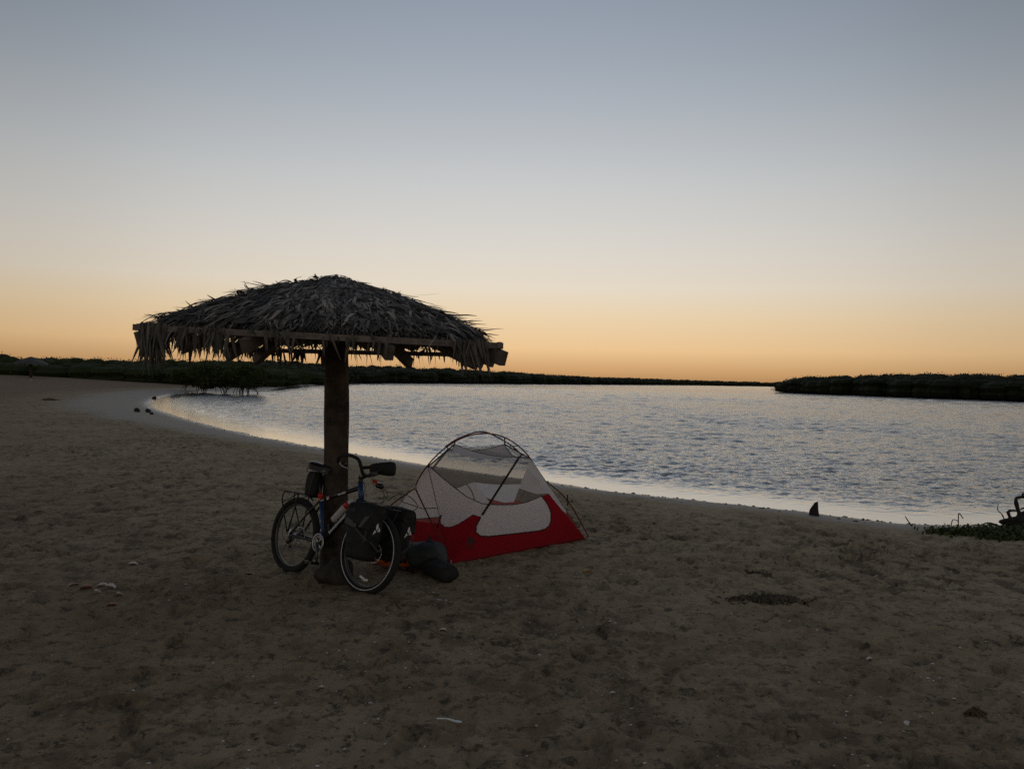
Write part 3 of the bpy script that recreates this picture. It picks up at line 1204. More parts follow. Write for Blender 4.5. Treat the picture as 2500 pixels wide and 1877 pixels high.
# ragged fringe that hangs from the edges: (side, from, to, how many, shortest, longest, outward)
fringe = [(0, .01, .075, 170, .14, .34, .0), (0, .075, .13, 60, .06, .26, .02), (0, .13, .24, 60, .05, .20, .01), (0, .30, .44, 50, .03, .10, .0), (0, .44, .60, 18, .04, .14, .0), (0, .62, .68, 14, .08, .18, .02),
          (0, .86, .965, 64, .10, .27, .16),
          (3, .88, .99, 120, .13, .32, -.04), (3, .45, .85, 90, .06, .22, .02), (3, .0, .45, 60, .06, .18, .02),
          (2, .06, .30, 16, .03, .08, .0), (2, .30, .42, 8, .04, .10, .0), (2, .58, .72, 40, .06, .20, .0), (2, .78, 1.0, 40, .06, .20, .0), (1, .0, .25, 26, .06, .16, .1), (1, .25, 1.0, 30, .03, .10, .0)]
for si, u0, u1, cnt, l0, l1, outw in fringe:
    a, b = SIDES[si]
    A_, B_, nrm = face_frame(a, b)
    ax = (B_ - A_).normalized()
    outd = Vector((nrm.x, nrm.y, 0)).normalized()
    width_m = (B_ - A_).length * (u1 - u0)
    clumps = [(rt.uniform(u0, u1), rt.gauss(0, .25), rt.uniform(.45, 1.0)) for _ in range(max(2, int(width_m / .055)))]
    for i in range(cnt):
        cu_, cl_, ck_ = rt.choice(clumps)
        u = min(max(cu_ + rt.gauss(0, .012 / max(.4, (B_ - A_).length) * 2.6), u0), u1)
        p = A_.lerp(B_, u) + outd * rt.uniform(-.06, .05) + Vector((0, 0, rt.uniform(-.01, .05)))
        L = (l0 + (l1 - l0) * rt.random() ** 1.1) * ck_ * 1.15
        d = (Vector((0, 0, -1)) + ax * (cl_ * (1 if u > .12 or si else .4) + rt.gauss(.08 if si == 0 and u > .8 else 0, .10)) + outd * (rt.gauss(0, .14) + outw)).normalized()
        sw = (ax * math.cos(rt.uniform(-1, 1)) + outd * math.sin(rt.uniform(-1, 1))).normalized()
        w = rt.uniform(.010, .028)
        cur = ax * rt.gauss(0, .10) * L
        blade([p + d * (L * t) + cur * t * t for t in (0, .25, .5, .75, 1)], [w * k for k in (.8, 1, .9, .6, .08)], [sw] * 5, rt.uniform(.35, 1.1))
me = bpy.data.meshes.new('thatch')
me.from_pydata([(x - PX, y - PY, z) for x, y, z in th_v], [], th_f)
at = me.attributes.new('tone', 'FLOAT', 'POINT')
at.data.foreach_set('value', np.array(th_t, np.float32))
me.materials.append(M_THATCH)
th_o = link('thatch', me, palapa)
tag(th_o, 'grey matted palm-leaf thatch', kind='stuff')
# single leaf blades one can pick out at the eaves
for si, u0, u1, cnt, l0, l1, outw in [(0, .012, .08, 20, .20, .33, .0), (0, .10, .26, 14, .14, .28, .02), (0, .34, .44, 10, .08, .16, 0), (0, .50, .70, 8, .08, .22, 0), (0, .86, .975, 22, .16, .30, .2),
                                      (3, .2, .95, 16, .12, .30, .03), (2, .5, .95, 16, .10, .24, 0)]:
    a, b = SIDES[si]
    A_, B_, nrm = face_frame(a, b)
    ax = (B_ - A_).normalized()
    outd = Vector((nrm.x, nrm.y, 0)).normalized()
    for i in range(cnt):
        u = rt.uniform(u0, u1)
        p = A_.lerp(B_, u) + outd * rt.uniform(-.02, .06) + Vector((0, 0, rt.uniform(0, .05)))
        L = rt.uniform(l0, l1)
        d = (Vector((0, 0, -1)) + ax * rt.gauss(.12 if si == 0 and u > .8 else 0, .25) + outd * (rt.gauss(0, .12) + outw)).normalized()
        an = rt.uniform(-1.1, 1.1)
        sw = (ax * math.cos(an) + outd * math.sin(an)).normalized()
        w = rt.uniform(.016, .032)
        fold = d.cross(sw) * (w * .22)
        m2 = MB()
        pts = [p + d * (L * t) + ax * (.06 * L * t * t) for t in (0, .3, .65, 1)]
        for sgn in (-1, 1):
            m2.add([q for k, pp in zip((.7, 1, .75, .06), pts) for q in (pp + fold * k, pp + sw * (sgn * w * k / 2))], [(0, 1, 3, 2), (2, 3, 5, 4), (4, 5, 7, 6)])
        pal(m2, 'palm_leaf', M_LEAFBIT)

# ------------------------------------------------------------------ tent
M_WHITE = fabric('white_tent_cloth', (.97, .91, .87), .68)
M_RED = fabric('red_tent_cloth', (.46, .012, .025), .6)
M_NET = netting('tent_netting', (.32, .285, .25), .46)
M_TRIM = mat('black_tent_trim', (.02, .019, .018), .7, .2)
M_POLE = mat('red_pole', (.13, .012, .012), .45, .35)
M_HUB = mat('grey_hub', (.35, .35, .36), .4, .5)
M_PRINT = mat('grey_print', (.075, .03, .032), .7, .2)
tu = Vector((.706, .711, 0)).normalized()
tn = Vector((-tu.y, tu.x, 0))
TM = Matrix(((tu.x, tn.x, 0, -.54), (tu.y, tn.y, 0, 7.66), (0, 0, 1, 0), (0, 0, 0, 1)))
tent = thing('tent', 'red and white two-person dome tent with mesh top and red poles, pitched without its flysheet', 'tent', TM)
TP = {k: Vector(v) for k, v in dict(A=(0, 0, .0), B=(1.97, 0, 0), C=(1.97, 1.25, 0), D=(0, 1.25, 0), N=(.965, .07, .95), F=(.965, 1.18, .95), L=(.22, .625, .85), R=(1.72, .625, .85),
                                    P=(.57, .625, 1.06), Q=(1.30, .625, 1.03)).items()}


def facet_pt(o, a, b, uv, sag=0.0):
    u, v = uv
    p = TP[o] + (TP[a] - TP[o]) * u + (TP[b] - TP[o]) * v
    if sag:
        nrm = (TP[a] - TP[o]).cross(TP[b] - TP[o]).normalized()
        c = Vector((.965, .625, .3)) - p
        if nrm.dot(c) < 0:
            nrm = -nrm
        w = max(0.0, u) * max(0.0, v) * max(0.0, 1 - u - v) * 27
        p = p + nrm * (sag * w)
    return p


def facet_panel(name, o, a, b, poly, m, sag=.03, label=None):
    """one sewn panel: a polygon given in the facet's own two directions, filled with a fine mesh so that it can sag"""
    e1, e2 = (TP[a] - TP[o]), (TP[b] - TP[o])
    pts = []
    for i, p in enumerate(poly):
        q = poly[(i + 1) % len(poly)]
        ln = (e1 * (q[0] - p[0]) + e2 * (q[1] - p[1])).length
        k = max(1, int(ln / .07))
        pts += [(p[0] + (q[0] - p[0]) * t / k, p[1] + (q[1] - p[1]) * t / k) for t in range(k)]
    nb = len(pts)
    edges = [(i, (i + 1) % nb) for i in range(nb)]
    step = .07

    def inside(x, y):
        c = False
        for i in range(nb):
            x0, y0 = pts[i]
            x1, y1 = pts[(i + 1) % nb]
            if (y0 > y) != (y1 > y) and x < (x1 - x0) * (y - y0) / (y1 - y0) + x0:
                c = not c
        return c
    inner = []
    us, vs2 = step / e1.length, step / e2.length
    x = us * .5
    while x < 1:
        y = vs2 * .5
        while y < 1:
            if inside(x, y) and min((x - px) ** 2 / us ** 2 + (y - py) ** 2 / vs2 ** 2 for px, py in pts) > .3:
                inner.append((x, y))
            y += vs2
        x += us
    vv, ee, ff, _, _, _ = delaunay_2d_cdt([Vector(p) for p in pts + inner], edges, [], 1, 1e-5)
    m2 = MB()
    m2.add([facet_pt(o, a, b, (p.x, p.y), sag) for p in vv], [tuple(f) for f in ff])
    ob = m2.build(name, m, tent)
    if label:
        ob['label'] = label
    return ob


def seam(name, o, a, b, uvs, r=.005, m=None, sag=.03, lift=.003):
    P_ = []
    for i in range(len(uvs) - 1):
        for t in np.linspace(0, 1, 5)[:-1]:
            P_.append(facet_pt(o, a, b, (uvs[i][0] + (uvs[i + 1][0] - uvs[i][0]) * t, uvs[i][1] + (uvs[i + 1][1] - uvs[i][1]) * t), sag))
    P_.append(facet_pt(o, a, b, uvs[-1], sag))
    return MB().tube(P_, r, 6).build(name, m or M_TRIM, tent)


DOOR_TOP = [(0, .54), (.068, .523), (.18, .503), (.283, .509), (.379, .556)]
DOOR_LOW = [(.47, .46), (.545, .36), (.585, .27), (.595, .215), (.575, .19), (.53, .183), (.323, .198), (.15, .213), (.085, .232), (.035, .275), (.008, .34), (0, .42)]
CURVE2 = [(.54, 0), (.475, .083), (.333, .317), (.229, .528), (.124, .744), (.04, .93), (0, 1)]
LOW2 = [(.42, 0), (.349, .109), (.26, .16), (.177, .205), (.09, .27), (.03, .335), (0, .40)]
for o, a, n_, l_, r_, near in (('A', 'B', 'N', 'L', 'R', True), ('D', 'C', 'F', 'L', 'R', False)):
    # door side
    facet_panel('door_panel', o, a, n_, DOOR_TOP + DOOR_LOW, M_WHITE, .0)
    facet_panel('mesh_panel', o, a, n_, DOOR_TOP + [(.43, .57), (0, 1)], M_NET, .0)
    if near:
        facet_panel('tub_wall', o, a, n_, [(0, 0), (1, 0), (.43, .57)] + [(.379, .556)] + DOOR_LOW, M_RED, .0)
    else:
        facet_panel('tub_wall', o, a, n_, [(0, 0), (1, 0), (.78, .22), (.595, .215)] + DOOR_LOW[4:], M_RED, .0)
        facet_panel('side_panel', o, a, n_, [(.78, .22), (.43, .57), (.379, .556)] + DOOR_LOW[:3] + [(.595, .215)], M_WHITE, .0)
    seam('door_zip', o, a, n_, [(.379, .556)] + DOOR_LOW, .006, sag=0)
    seam('trim', o, a, n_, DOOR_TOP, .004, sag=0)
    seam('zip_flap', o, a, n_, [(0, .44), (0, 1)], .011, sag=0)
    # shoulder beside the door, up to the head-end peak
    facet_panel('side_panel', o, n_, l_, CURVE2 + list(reversed(LOW2)), M_WHITE, .02)
    facet_panel('mesh_panel', o, n_, l_, [(1, 0)] + CURVE2, M_NET, .02)
    facet_panel('tub_wall', o, n_, l_, [(0, 0)] + LOW2, M_RED, .02)
    seam('trim', o, n_, l_, CURVE2, .004, sag=.02)
    seam('trim', o, n_, l_, LOW2, .003, sag=.02)
    # shoulder towards the foot end
    facet_panel('tub_wall', a, n_, r_, [(0, 0), (.36, 0), (.12, .20), (0, .34)], M_RED, .01)
    facet_panel('side_panel', a, n_, r_, [(.36, 0), (.57, 0), (.3, .28), (0, .62), (0, .34), (.12, .20)], M_WHITE, .01)
    facet_panel('mesh_panel', a, n_, r_, [(.57, 0), (1, 0), (0, 1), (0, .62), (.3, .28)], M_NET, .01)
    # mesh gussets under the poles
    facet_panel('mesh_panel', 'L', n_, 'P', [(0, 0), (1, 0), (0, 1)], M_NET, .02)
    facet_panel('mesh_panel', 'R', n_, 'Q', [(0, 0), (1, 0), (0, 1)], M_NET, .02)
    seam('trim', 'L', n_, 'P', [(0, 0), (0, 1)], .007, sag=0)
    seam('trim', 'R', n_, 'Q', [(0, 1), (0, 0)], .007, sag=0)
    seam('trim', 'R', n_, a, [(0, 0), (1, 0)], .006, sag=0)
# ends
for o, a, p_ in (('A', 'D', 'L'), ('B', 'C', 'R')):
    facet_panel('tub_wall', o, a, p_, [(0, 0), (1, 0), (.62, .38), (.3, .37), (0, .40)], M_RED, .03)
    facet_panel('mesh_panel', o, a, p_, [(0, .40), (.3, .37), (.62, .38), (.45, .55), (.22, .52), (0, .56)], M_NET, .03)
    facet_panel('end_panel', o, a, p_, [(0, .56), (.22, .52), (.45, .55), (0, 1)], M_WHITE, .03)
    seam('trim', o, a, p_, [(0, .56), (.22, .52), (.45, .55)], .004, sag=.03)
    seam('trim', o, a, p_, [(0, 0), (0, 1)], .003, sag=0)
# white roof strip sagging between the two pole clips
m2 = MB()
NU = 14
grid = []
for i in range(NU + 1):
    for j in range(NU + 1):
        u, v = i / NU, j / NU
        p = (TP['P'] * (1 - u) + TP['N'] * u) * (1 - v) + (TP['F'] * (1 - u) + TP['Q'] * u) * v
        p = p + Vector((0, 0, -.16 * (u * (1 - u) + v * (1 - v)) * 1.0))
        edge = 4 * u * (1 - u) * (1 - abs(2 * v - 1)) + 4 * v * (1 - v) * (1 - abs(2 * u - 1))
        grid.append(p + Vector((0, 0, -.015 * edge)))
m2.add(grid, [(i * (NU + 1) + j, (i + 1) * (NU + 1) + j, (i + 1) * (NU + 1) + j + 1, i * (NU + 1) + j + 1) for i in range(NU) for j in range(NU)])
m2.build('roof_panel', M_WHITE, tent)
for e in ([i * (NU + 1) for i in range(NU + 1)], [(NU) * (NU + 1) + j for j in range(NU + 1)], [i * (NU + 1) + NU for i in range(NU + 1)], list(range(NU + 1))):
    MB().tube([grid[i] for i in e], .004, 6).build('trim', M_TRIM, tent)
# mesh between the sagging roof strip and the door gussets is closed by the gussets; the floor
m2 = MB()
m2.add([(0, 0, .02), (1.97, 0, .02), (1.97, 1.25, .02), (0, 1.25, .02)], [(0, 1, 2, 3)])
m2.build('floor_sheet', mat('grey_floor_cloth', (.38, .36, .35), .7), tent, False)
# poles
HL, HR = Vector((.06, .625, .645)), Vector((1.86, .625, .645))


def ridge(s):
    a_ = max(0.0, 1 - ((s - .96) / .9) ** 2)
    return Vector((s, .625, .645 + .515 * a_ ** .75))


poles = MB().tube([ridge(.06 + .9 * (1 - math.cos(PI * i / 40))) for i in range(41)], .0075, 8)
ob = poles.build('ridge_pole', M_POLE, tent)
brow = MB().tube(spline([(.965, .02, .975), (.965, .25, 1.085), (.965, .625, 1.178), (.965, 1.0, 1.085), (.965, 1.23, .975)], 24), .0075, 8)
brow.build('brow_pole', M_POLE, tent)
for h, foot in ((HL, (-.02, -.03, .02)), (HL, (-.02, 1.28, .02)), (HR, (2.0, -.03, .02)), (HR, (2.0, 1.28, .02))):
    f = Vector(foot)
    mid = h.lerp(f, .5) + Vector((math.copysign(.03, f.x - 1) * 1.5, 0, .075))
    MB().tube(spline([h, mid, f], 14), .0075, 8).build('leg_pole', M_POLE, tent)
    MB().tube([f + Vector((0, 0, .03)), f + Vector((0, 0, -.10))], .006, 6).build('peg', M_HUB, tent)
    c = TP['A'] if f.x < 1 and f.y < 1 else TP['B'] if f.y < 1 else TP['D'] if f.x < 1 else TP['C']
    MB().tube([f + Vector((0, 0, .012)), c + Vector((0, 0, .015))], .006, 5).build('corner_strap', M_RED, tent)
for h in (HL, HR):
    MB().blob(h, (.022, .022, .022), 3, .05, 10, 8).build('pole_hub', M_HUB, tent)
# clips between cloth and poles
for p, q in ((TP['P'], ridge(.57)), (TP['Q'], ridge(1.30)), (TP['L'], ridge(.20)), (TP['R'], ridge(1.73)), (TP['N'], Vector((.965, .03, .985))), (TP['F'], Vector((.965, 1.22, .985))),
             (Vector((1.94, .24, .34)), Vector((1.955, .26, .46))), (Vector((.0, .20, .32)), Vector((.02, .17, .44)))):
    MB().tube([p, p.lerp(q, .5), q], [.008, .006, .009], 6).build('pole_clip', M_TRIM, tent)
# mark printed on the red wall beside the door: a dark triangle over the maker's letters
o3, ex, ey = facet_pt('A', 'B', 'N', (.10, .135)), (TP['B'] - TP['A']).normalized(), ((TP['N'] - TP['A']) - (TP['B'] - TP['A']) * .49).normalized()


def tent_print(me, u, v, name):
    b = MB()
    base = facet_pt('A', 'B', 'N', (u, v))
    nrm = ex.cross(ey)
    if nrm.y > 0:
        nrm = -nrm
    b.add([base + ex * q.co.x + ey * q.co.y + nrm * .004 for q in me.vertices], [tuple(p.vertices) for p in me.polygons])
    return b.build(name, M_PRINT, tent, False)


tri = bpy.data.meshes.new('mark')
tri.from_pydata([(-.05, -.032, 0), (.062, -.032, 0), (.045, -.012, 0), (-.012, .045, 0), (-.035, .03, 0)], [], [(0, 1, 2, 3, 4)])
tent_print(tri, .035, .205, 'printed_mark')
tent_print(text_mesh('MSR', .062, 0), .055, .14, 'printed_lettering')
b = MB()
e1, e2 = (TP['D'] - TP['A']).normalized(), (TP['L'] - (TP['A'] + TP['D']) / 2).normalized()
base = facet_pt('A', 'D', 'L', (.16, .21)) + Vector((-.02, 0, 0))
b.add([base - e1 * v.co.x + e2 * v.co.y for v in tri.vertices], [tuple(p.vertices) for p in tri.polygons])
b.build('printed_mark', M_PRINT, tent, False)

# ------------------------------------------------------------------ bicycle, leaning on the post
M_BLACK = mat('black_frame_paint', (.012, .012, .013), .35, .5)
M_BLUE = mat('blue_frame_paint', (.02, .055, .16), .35, .5)
M_RUBBER = mat('tyre_rubber', (.028, .026, .023), .85, .2, noise=(30, .3), bump=(60, .004))
M_ALU = mat('aluminium', (.55, .55, .55), .35, .5, metal=.8)
M_DARKALU = mat('dark_aluminium', (.10, .10, .10), .4, .5, metal=.6)
M_REFL = mat('reflective_white', (.80, .80, .80), .5, .5)
M_DECAL = mat('white_decal', (.62, .62, .62), .5, .4)
M_REDP = mat('red_plastic', (.55, .03, .02), .4, .5)
M_ORANGEP = mat('orange_plastic', (.70, .16, .02), .4, .5)
M_SADDLE = mat('saddle_leather', (.014, .012, .011), .42, .45)
M_BAG = mat('black_bag_cloth', (.016, .017, .016), .7, .3, noise=(25, .25), bump=(14, .02))
M_BAGGREY = mat('grey_bag_trim', (.085, .085, .083), .6, .3)
M_FOAM = mat('grey_foam', (.035, .038, .037), .9, .15, bump=(30, .006))
M_CABLE = mat('cable', (.015, .015, .014), .5, .4)
M_BOTTLE = mat('bottle_plastic', (.55, .50, .48), .45, .4, noise=(18, .12))

WR = .335
YAW = math.atan2(-.66, .78)
BM = Matrix.Translation((-1.945, 7.25, -.012)) @ Matrix.Rotation(YAW, 4, 'Z') @ Matrix.Rotation(math.radians(-10.5), 4, 'X')
bike = thing('bicycle', 'black and blue touring bicycle leaning against the shelter post', 'bicycle', BM)
WB = 1.015
RA, FA = Vector((0, 0, WR)), Vector((WB, 0, WR))
BBp = Vector((.41, 0, .325))
SC = Vector((.285, 0, .665))            # seat cluster
HT, HB = Vector((.775, 0, .865)), Vector((.818, 0, .735))   # head tube
steer_axis = (HT - HB).normalized()
ST = Matrix.Translation(HB) @ Matrix.Rotation(math.radians(4), 4, steer_axis) @ Matrix.Translation(-HB)


def bk(mb, name, m, parent=None, smooth=True, steer=False):
    if steer:
        mb.xf(ST)
    return mb.build(name, m, parent or bike, smooth)


# frame
frame = bk(MB().tube([SC + Vector((-.004, 0, .01)), HT + Vector((0, 0, -.03))], .0185, 12)
           .tube([BBp, HB + Vector((0, 0, .015))], .0225, 12)
           .tube([BBp + Vector((0, -.035, 0)), BBp + Vector((0, .035, 0))], .022, 12), 'frame', M_BLACK)
bk(MB().tube([BBp, BBp.lerp(SC, .5), SC + Vector((-.004, 0, .02))], .0175, 12), 'seat_tube', M_BLUE)
bk(MB().tube([HB - steer_axis * .012, HT + steer_axis * .008], .024, 12), 'head_tube', M_BLUE)
for s in (-1, 1):
    bk(MB().tube(spline([SC + Vector((0, s * .018, 0)), SC.lerp(RA, .45) + Vector((0, s * .045, 0)), RA + Vector((.01, s * .066, .0))], 8), .009, 8), 'seat_stay', M_BLACK)
    bk(MB().tube(spline([BBp + Vector((-.02, s * .03, 0)), BBp.lerp(RA, .5) + Vector((0, s * .052, .0)), RA + Vector((.01, s * .066, 0))], 8), .0105, 8), 'chain_stay', M_BLACK)
# white decals on top tube and down tube (too small to read in the picture) and the flag sticker
dd = (HT - SC).normalized()
side_r = Vector((0, -1, 0))
b = MB()
rr = random.Random(3)
for k in range(9):
    t = .50 + .022 * k
    c = SC.lerp(HT + Vector((0, 0, -.03)), t) + side_r * .0188
    b.box(c, (.007, .003, rr.uniform(.012, .022)), Matrix.Rotation(rr.uniform(-.5, .1), 3, 'Y'))
for k in range(4):
    c = SC.lerp(HT + Vector((0, 0, -.03)), .05 + .022 * k) + side_r * .0188
    b.box(c, (.008, .003, rr.uniform(.008, .014)), Matrix.Rotation(rr.uniform(-.7, .1), 3, 'Y'))
bk(b, 'top_tube_lettering', M_DECAL, frame, False)
b = MB()
for k in range(30):
    t = .22 + .0235 * k
    c = BBp.lerp(HB, t) + side_r * .0228 + Vector((0, 0, .008))
    b.box(c, (.010, .003, rr.uniform(.010, .026)), Matrix.Rotation(rr.uniform(-.9, -.5), 3, 'Y'))
bk(b, 'down_tube_lettering', M_DECAL, frame, False)
c = SC.lerp(HT + Vector((0, 0, -.03)), .235) + side_r * .0192
bk(MB().box(c, (.034, .003, .022), Matrix.Rotation(-.38, 3, 'Y')), 'flag_sticker', M_REFL, frame, False)
bk(MB().box(c + dd * .013 + side_r * .0012, (.009, .003, .022), Matrix.Rotation(-.38, 3, 'Y')), 'flag_band', M_REDP, frame, False)
bk(MB().box(c - dd * .003 + side_r * .0012, (.006, .003, .007), Matrix.Rotation(-.38, 3, 'Y')), 'flag_emblem', M_BLACK, frame, False)
b = MB()
for z in (.30, .52, .73):
    b.box(BBp.lerp(SC, z) + side_r * .0178, (.010, .003, .016))
bk(b, 'seat_tube_mark', M_DECAL, frame, False)

# seat post, saddle, clamp
sd = (SC - BBp).normalized()
bk(MB().tube([SC - sd * .02, SC + sd * .26], .0145, 10), 'seat_post', M_BLACK)
bk(MB().tube([SC + sd * .0, SC + sd * .032], .021, 12), 'seat_clamp', M_ORANGEP)
bk(MB().tube([SC + sd * .032, SC + sd * .072], .024, 12), 'rear_light', M_REDP)
SAD = Vector((.205, 0, .955))
vs_, fs = [], []
NL, NC = 14, 10
for i in range(NL + 1):
    t = i / NL
    x = -.115 + .235 * t
    w = .062 * (1 - sstep(.25, .8, t)) + .018 if t > .12 else .050 + .25 * t
    w = float(w) * (1 if t < .97 else .7)
    zt = .012 * (1 - t) + .012 * math.cos(PI * t)
    for k in range(NC + 1):
        a = -PI * .62 + PI * 1.24 * k / NC
        vs_.append(SAD + Vector((x, w * math.sin(a), zt + .030 * math.cos(a) - (.03 if abs(a) > PI * .5 else 0))))
for i in range(NL):
    for k in range(NC):
        p = i * (NC + 1) + k
        fs.append((p, p + 1, p + NC + 2, p + NC + 1))
fs.append(tuple(range(NC, -1, -1)))
fs.append(tuple(NL * (NC + 1) + k for k in range(NC + 1)))
saddle = bk(MB().add(vs_, fs), 'saddle', M_SADDLE)
b = MB()
for s in (-1, 1):
    b.tube(spline([SAD + Vector((-.11, s * .05, -.01)), SAD + Vector((-.06, s * .022, -.035)), SAD + Vector((.04, s * .022, -.035)), SAD + Vector((.12, s * .008, -.005))], 10), .0035, 6)
bk(b, 'saddle_rail', M_ALU, saddle)
for s in (-1, 1):
    b = MB()
    b.tube([SAD + Vector((-.125 + .011 * math.cos(q * 6.28 * 4), s * .052 + .011 * math.sin(q * 6.28 * 4), -.012 - .045 * q)) for q in np.linspace(0, 1, 40)], .0028, 5)
    bk(b, 'saddle_spring', M_ALU, saddle)


# wheels
def make_wheel(loc, rot, stripe, rotor_r):
    m2 = MB().ring((0, 0, 0), .272, .011, 56, 8, sq=1.3)
    w = link('wheel', m2.mesh('rim', M_DARKALU), bike)
    w.matrix_local = Matrix.Translation(loc) @ rot
    link('tyre', MB().ring((0, 0, 0), .305, .030, 72, 14, sq=1.0).mesh('tyre', M_RUBBER), w)
    if stripe:
        link('sidewall_stripe', MB().ring((0, -.0288, 0), .2965, .0032, 72, 6).mesh('sidewall_stripe', M_REFL), w)
    link('hub', MB().lathe([(-.05, .012), (-.046, .026), (-.04, .026), (-.036, .014), (.036, .014), (.04, .026), (.046, .026), (.05, .012)], (0, 0, 0), (0, 1, 0), 14).mesh('hub', M_DARKALU), w)
    rot_m = MB().disc((0, .052, 0), rotor_r, .002, 40, rotor_r - .016, teeth=1)
    for k in range(5):
        a = 2 * PI * k / 5
        rot_m.tube([(.024 * math.cos(a), .052, .024 * math.sin(a)), ((rotor_r - .012) * math.cos(a + .5), .052, (rotor_r - .012) * math.sin(a + .5))], .0035, 5)
    link('brake_rotor', rot_m.mesh('brake_rotor', M_ALU), w)
    sm = MB().tube([(0, .030, .024), (0, .0, .265)], .0012, 4).mesh('spoke', M_DARKALU)
    sm2 = MB().tube([(0, -.030, .024), (0, -.0, .265)], .0012, 4).mesh('spoke', M_DARKALU)
    for k in range(28):
        sp = link('spoke', sm if k % 2 else sm2, w)
        sp.rotation_euler = (0, 2 * PI * k / 28 + (.18 if k % 4 < 2 else -.18), 0)
    return w


rear = make_wheel(RA, Matrix.Identity(4), False, .08)
SR = ST.to_3x3().to_4x4()
frontw = make_wheel(ST @ FA, SR, True, .09)
for k, (aa, ln) in enumerate(((-1.46, .085), )):
    b = MB()
    for j in range(2):
        b.box((.205 * math.cos(-PI / 2 - .10 + .20 * j), -.012, .205 * math.sin(-PI / 2 - .10 + .20 * j) - .012 * j), (.052, .008, .017), Matrix.Rotation(.16 - .32 * j + .1, 3, 'Y'))
    link('spoke_reflector', b.mesh('spoke_reflector', M_REFL, False), frontw)
# drive train on the near side
b = MB()
for R_, y_ in ((.052, -.044), (.066, -.050), (.080, -.056)):
    b.disc(BBp + Vector((0, y_, 0)), R_, .003, 48, R_ - .014, teeth=1)
for k in range(4):
    a = PI / 4 + PI / 2 * k
    b.tube([BBp + Vector((0, -.052, 0)), BBp + Vector((.06 * math.cos(a), -.052, .06 * math.sin(a)))], .008, 6)
crank = bk(b, 'chainring', M_ALU)
for s, a in ((-1, -1.25), (1, -1.25 + PI)):
    e = BBp + Vector((.17 * math.cos(a), s * .075, .17 * math.sin(a)))
    arm = bk(MB().tube([BBp + Vector((0, s * .062, 0)), e], [.014, .010], 8), 'crank_arm', M_DARKALU)
    bk(MB().box(e + Vector((0, s * .05, 0)), (.095, .085, .022)).tube([e, e + Vector((0, s * .1, 0))], .006, 6), 'pedal', M_BLACK, arm, False)
b = MB()
for k in range(7):
    b.disc(RA + Vector((0, -.030 - .0045 * k, 0)), .062 - .0065 * k, .0018, 32, .015, teeth=1)
bk(b, 'cassette', M_ALU)
bk(MB().tube([RA + Vector((.005, -.042, .045)), BBp + Vector((.005, -.050, .066))], .0035, 5).tube([RA + Vector((.03, -.045, -.085)), BBp + Vector((0, -.050, -.066))], .0035, 5), 'chain', M_DARKALU)
der = bk(MB().box(RA + Vector((.018, -.075, -.045)), (.03, .02, .06), Matrix.Rotation(.4, 3, 'Y')).tube([RA + Vector((.02, -.06, -.03)), RA + Vector((.035, -.06, -.11))], .008, 6)
         .disc(RA + Vector((.035, -.058, -.11)), .024, .006, 16).disc(RA + Vector((.022, -.058, -.055)), .022, .006, 16), 'rear_derailleur', M_DARKALU)
bk(MB().tube(spline([RA + Vector((.10, -.07, .05)), RA + Vector((-.05, -.085, .06)), RA + Vector((-.075, -.085, -.0)), RA + Vector((-.02, -.08, -.05))], 16), .0025, 5), 'gear_cable', M_CABLE)
# rear rack with a mudguard strip
b = MB()
for s in (-1, 1):
    b.tube(spline([(.235, s * .045, .665), (.14, s * .055, .70), (-.17, s * .06, .705), (-.19, s * .05, .70)], 12), .0075, 6)
    b.tube(spline([(-.185, s * .055, .702), (-.185, s * .066, .62), (-.02, s * .075, WR + .02)], 10), .007, 6)
    b.tube([(.03, s * .058, .70), (-.01, s * .075, WR + .02)], .007, 6)
    b.tube([(.02, s * .058, .70), (-.185, s * .062, .60)], .004, 6)
b.tube([(-.19, -.05, .70), (-.19, .05, .70)], .0075, 6).tube([(.0, -.056, .70), (.0, .056, .70)], .006, 6).tube([(.12, -.055, .70), (.12, .055, .70)], .006, 6)
bk(b, 'rear_rack', M_BLACK)
# fork, front rack
b = MB()
for s in (-1, 1):
    b.tube(spline([HB + Vector((.012, s * .055, -.035)), HB.lerp(FA, .5) + Vector((.0, s * .058, 0)), FA + Vector((0, s * .06, 0))], 8), [.0165, .0165, .016, .015, .0145, .014, .013, .012], 10)
b.tube(spline([HB + Vector((.012, -.055, -.035)), HB + Vector((0, -.03, .0)), HB + Vector((0, .03, .0)), HB + Vector((.012, .055, -.035))], 8), .017, 8)
bk(b, 'fork', M_BLACK, steer=True)
b = MB()
for s in (-1, 1):
    b.tube([(.87, s * .085, .72), (1.20, s * .085, .70)], .0055, 6)
    b.tube([(1.18, s * .085, .70), FA + Vector((0, s * .075, .02))], .005, 6)
    b.tube([(.90, s * .085, .715), FA + Vector((0, s * .075, .02))], .005, 6)
    b.tube([(.92, s * .085, .54), (1.13, s * .085, .54)], .005, 6)
b.tube([(1.20, -.085, .70), (1.20, .085, .70)], .0055, 6).tube([(.87, -.085, .72), (.87, .085, .72)], .0055, 6)
bk(b, 'front_rack', M_BLACK, steer=True)
